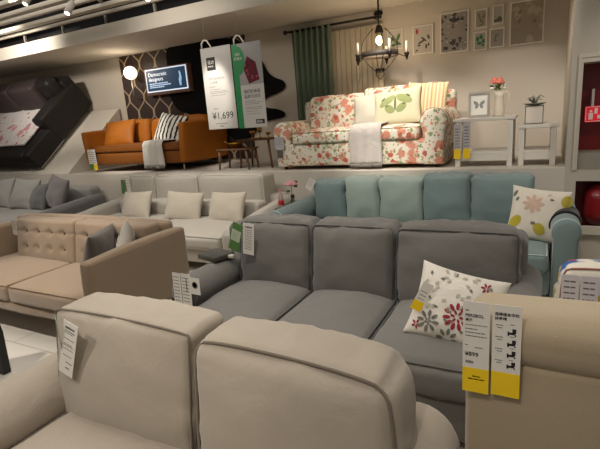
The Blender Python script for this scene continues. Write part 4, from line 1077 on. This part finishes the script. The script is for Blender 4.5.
# globe lamp
t = thing('globe_lamp', 'round white glass wall lamp glowing on the trellis panel', 'lamp', (-6.45, 6.15, 2.5))
gc = P(130.5, 73, 6.1)
obj('globe', sphere(gc, .115, u=24, v=16), plain('opal_glass', 'fff6e8', .3, emit='ffe9c8', est=.75), t)
obj('stem', tube([(gc.x, gc.y, gc.z-.12), (gc.x, gc.y, gc.z-.42), (gc.x, gc.y+.17, gc.z-.46)], .012), metal_l, t)
l = bpy.data.lights.new('globe_light', 'POINT'); l.energy = 3; l.color = (1, .86, .66); l.shadow_soft_size = .12
lo = bpy.data.objects.new('globe_light', l); lo.location = (gc.x+.0, gc.y-.22, gc.z); COL.objects.link(lo)
# ================================================================ HANGING SIGN
SY = 5.02
white_s = plain('sign_white', 'b5b0a9', .5); green_s = plain('sign_green', '1d7a42', .5)
A = Card('hanging_sign', 'hanging white sign board with the price 1,699 in front of the black hide', .475, 1.03, (-3.99, SY, 2.50), m=white_s, cat='sign', th=.004)
A.rect('black_badge', .08, .22, -.28, -.12, ink); A.text('badge_lettering', '设计', .055, .095, -.20, wht, d=.0052); A.text('badge_lettering', 'DESIGN', .026, .093, -.24, wht, d=.0052)
A.text('lettering', 'STOCKHOLM', .042, .085, -.40, inkg); A.text('lettering', '三人沙发', .034, .085, -.445, inkg)
A.lines('fine_print', [(.085, .18, -.49, .008), (.085, .25, -.525, .006), (.085, .36, -.55, .006), (.085, .38, -.57, .006), (.085, .34, -.60, .006), (.12, .18, -.77, .010), (.12, .32, -.965, .010)], inkg)
A.text('price', '¥1,699', .125, .08, -.90, ink); A.text('lettering', 'IKEA', .03, .19, -1.005, ink)
B = Card('hanging_sign', 'hanging sign board with green edge and red cushion photo, right of the 1,699 board', .43, 1.03, (-3.505, SY+.01, 2.49), m=white_s, cat='sign', th=.004)
B.rect('green_edge', 0, .085, -1.03, 0, green_s)
b = bmesh.new(); poly = [(.085+.10*math.sin(a)*1.0, -.20+.17*math.cos(a)) for a in [math.pi*i/14 for i in range(15)]]
poly_prism(poly, 0, .0009, b); bmesh.ops.transform(b, matrix=B.T @ Matrix.Translation((0, 0, .006)) @ Matrix.Rotation(R(-90), 4, 'X') @ Matrix.Diagonal((1, 1, -1, 1)), verts=b.verts)
b.free()
b = bmesh.new(); vs = [b.verts.new((x, y, 0)) for x, y in poly]; vs2 = [b.verts.new((x, y, .001)) for x, y in poly]; b.faces.new(vs[::-1]); b.faces.new(vs2)
for i in range(len(vs)): b.faces.new((vs[i], vs[(i+1) % len(vs)], vs2[(i+1) % len(vs)], vs2[i]))
bmesh.ops.transform(b, matrix=B.T @ Matrix.Translation((0, 0, .0062)), verts=b.verts); obj('green_bulge', b, green_s, B.root, smooth=False)
B.rect('photo', .085, .43, -.50, 0, plain('photo_grey', '8d8a88', .5), d=.0042)
b = bmesh.new(); vs = [(.15, -.30), (.22, -.16), (.34, -.24), (.38, -.45), (.22, -.49)]
v1 = [b.verts.new((x, y, 0)) for x, y in vs]; v2 = [b.verts.new((x, y, .001)) for x, y in vs]; b.faces.new(v1[::-1]); b.faces.new(v2)
for i in range(5): b.faces.new((v1[i], v1[(i+1) % 5], v2[(i+1) % 5], v2[i]))
bmesh.ops.transform(b, matrix=B.T @ Matrix.Translation((0, 0, .0055)), verts=b.verts)
obj('red_cushion_photo', b, patterned('dark_red_photo', '5d2630', [('8c4450', 20, .35, 1, .6), ('3a1a22', 26, .3, 2, .5)], wr=0), B.root, smooth=False)
B.text('lettering', '低价', .04, .045, -.14, wht, d=.0075); B.text('lettering', '好设计', .04, .03, -.19, wht, d=.0075)
B.text('lettering', '我们的承诺', .05, .125, -.60, ink); B.text('lettering', '品质与设计', .05, .125, -.66, ink)
B.lines('fine_print', [(.13, .30, -.70, .006), (.13, .38, -.72, .006), (.13, .34, -.74, .006), (.13, .38, -.78, .006), (.13, .38, -.80, .006), (.13, .30, -.83, .006), (.13, .35, -.86, .006)], inkg)
B.rect('maker_mark', .27, .40, -.985, -.93, ink); B.text('maker_lettering', 'IKEA', .042, .283, -.972, wht, d=.0052)
def hook(parent, x, y, z):
    pts = [(x+.00, y, z-.01), (x+.00, y, z+.06), (x+.04, y, z+.10), (x+.09, y, z+.09), (x+.13, y, z+.03), (x+.15, y, z-.01)]
    obj('hook', tube(pts, .010), plain('hook_white', 'cfc8ba', .4), parent)
    obj('wire', tube([(x+.06, y, z+.10), (x+.06, y, 2.85)], .002, seg=5), metal_l, parent)
hook(A.root, -3.96, SY+.0, 2.50); hook(B.root, -3.46, SY+.014, 2.49)
# ================================================================ CHANDELIER
t = thing('chandelier', 'dark iron candle chandelier hanging over the rose-patterned sofa', 'chandelier', (-1.77, 5.70, 2.85))
cx, cy = -1.77, 5.62
iron = plain('dark_iron', '2b2622', .5, .7); wood_r = plain('dark_band', '3e352d', .6)
obj('canopy', lathe(cx, cy, [(.010, 2.85), (.010, 2.70), (.05, 2.69), (.055, 2.66), (.04, 2.645)]), iron, t)
obj('chain', tube([(cx, cy, 2.66), (cx, cy, 2.50)], .006), iron, t)
obj('lamp_socket', lathe(cx, cy, [(.02, 2.54), (.035, 2.52), (.05, 2.46), (.04, 2.45), (.001, 2.45)]), iron, t)
obj('bulb', sphere((cx, cy, 2.37), .042, sz=1.25), plain('bulb_lit', 'fff0d0', .3, emit='ffdca0', est=2.2), t)
l = bpy.data.lights.new('chandelier_light', 'POINT'); l.energy = 5; l.color = (1, .80, .55); l.shadow_soft_size = .05
lo = bpy.data.objects.new('chandelier_light', l); lo.location = (cx, cy, 2.29); COL.objects.link(lo)
rb = bmesh.new(); R0 = .215
for i in range(8):
    pass
rings = []
n = 36
b = bmesh.new()
prof = [(R0+.008, 2.24), (R0+.008, 2.18), (R0-.008, 2.18), (R0-.008, 2.24)]
vr = [[b.verts.new((cx+r_*math.cos(2*math.pi*k/n), cy+r_*math.sin(2*math.pi*k/n), z)) for r_, z in prof] for k in range(n)]
for k in range(n):
    for j in range(4): b.faces.new((vr[k][j], vr[k][(j+1) % 4], vr[(k+1) % n][(j+1) % 4], vr[(k+1) % n][j]))
obj('ring', b, wood_r, t)
for i in range(4):
    a = math.pi*i/4*2+.5
    pts = []
    for k in range(15):
        th = k/14; z = 2.50-.50*th; rr_ = R0*math.sin(math.pi*min(1, .08+th*.9))**.8
        pts.append((cx+rr_*math.cos(a), cy+rr_*math.sin(a), z))
    obj('cage_bar', tube(pts, .006, seg=6), iron, t)
obj('drop', tube([(cx-.045, cy, 2.03), (cx-.05, cy, 1.97), (cx, cy, 1.92), (cx+.05, cy, 1.97), (cx+.045, cy, 2.03)], .006), iron, t)
obj('lower_collar', lathe(cx, cy, [(.055, 2.02), (.055, 2.05), (.045, 2.05), (.045, 2.02)]), iron, t)
for i in range(5):
    a = 2*math.pi*i/5+.35; ex, ey = cx+.32*math.cos(a), cy+.32*math.sin(a)
    ar = obj('candle_arm', tube([(cx+R0*math.cos(a), cy+R0*math.sin(a), 2.20), (cx+.29*math.cos(a), cy+.29*math.sin(a), 2.165), (ex, ey, 2.17)], .006, seg=6), iron, t)
    obj('candle_cup', lathe(ex, ey, [(.006, 2.12), (.02, 2.165), (.034, 2.20), (.03, 2.205), (.001, 2.205)], 12), iron, ar)
    obj('candle', lathe(ex, ey, [(.014, 2.205), (.014, 2.33), (.004, 2.34)], 10), plain('candle_white', 'e6ddc8', .4), ar)
# hanging white tassel by the blind
obj('blind_pull', tube([P(358, 66, 6.186), P(358.5, 82, 6.186)], .012, r2=.016), plain('pull_white', 'd8d0c0', .5), label='white pull of the ribbed blind below the chandelier', cat='blind pull')
# ================================================================ RIGHT PARTITION CONTENTS
obj('shelf', box(.31, 1.58, PY+.02, PY+.30, .876, 1.03), plain('grey_board', '8f877b', .5), label='grey shelf in the upper opening of the right-hand partition', cat='shelf', smooth=False)
t = thing('wall_sign', 'red safety sign with white pictograms in the upper opening of the partition', 'sign', (.5, 5.12, 1.35))
rs = plain('sign_red', 'd0182a', .4, emit='c01020', est=.25); wp = plain('sign_picto', 'eadfdd', .5)
for k in range(3):
    x = .352+k*.155
    pb_ = obj('panel', box(x, x+.145, 5.12, 5.13, 1.30, 1.445, .002), rs, t, smooth=False)
    b = bmesh.new()
    for q in ((x+.005, x+.14, 1.305, 1.310), (x+.005, x+.14, 1.435, 1.440), (x+.005, x+.010, 1.305, 1.44), (x+.135, x+.140, 1.305, 1.44), (x+.03, x+.065, 1.325, 1.385), (x+.038, x+.057, 1.39, 1.41), (x+.075, x+.10, 1.375, 1.425), (x+.10, x+.122, 1.33, 1.36)): box(q[0], q[1], 5.117, 5.12, q[2], q[3], bm=b)
    obj('pictogram', b, wp, pb_, smooth=False)
obj('support', box(.40, .42, 5.13, 5.26, 1.30, 1.60), plain('sign_post', 'b9b3b0', .5), t, smooth=False)
b = bmesh.new()
obj('red_container', Soft(.39, .85, 4.98, 5.24, .346, .70, r=.10, bulge=(0, .02, .03)).build(), plain('glossy_red', '7c1018', .3), label='rounded glossy red object in the lower opening of the partition', cat='box')
# track lights
for (px, py) in ((70, 7), (150, -8), (28, -2)):
    q = P(px, py, 3.4)
    t = thing('track_light', {70: 'glowing spotlight under the ceiling rails, above the sofa bed', 150: 'spotlight on the ceiling rails, cut by the top edge', 28: 'spotlight on the ceiling rails near the top left corner'}[px], 'spotlight', q, group='spotlights on the ceiling rails')
    b = lathe(0, 0, [(.03, -.08), (.034, -.075), (.034, .05), (.02, .07)], 16); bmesh.ops.transform(b, matrix=Matrix.Translation(q) @ Matrix.Rotation(R(-35), 4, 'X'), verts=b.verts); obj('housing', b, plain('lamp_housing', '8d857a', .5), t)
    b = lathe(0, 0, [(.026, -.084), (.026, -.0805)], 16); bmesh.ops.transform(b, matrix=Matrix.Translation(q) @ Matrix.Rotation(R(-35), 4, 'X'), verts=b.verts); obj('lens', b, plain('lamp_lens', 'fff2dc', .3, emit='fff0d8', est=2.2), t)
    obj('bracket', tube([(q.x, q.y, q.z+.07), (q.x, q.y, 3.33)], .012), metal_d, t)
# dark stand at left edge
qa, qb = P(0, 333, 1.5), P(8, 371, 1.5)
t = thing('sign_stand', 'black slanting stand cut by the left edge, in front of the tan sofa', 'stand', (qb.x-.15, 1.5, 0))
obj('board', poly_prism([(qb.x, .002), (qa.x, qa.z), (qa.x-.12, qa.z+.42), (qa.x-.16, qa.z+.42), (qb.x-.30, .002)], 1.47, 1.52), black_pl, t, smooth=False)
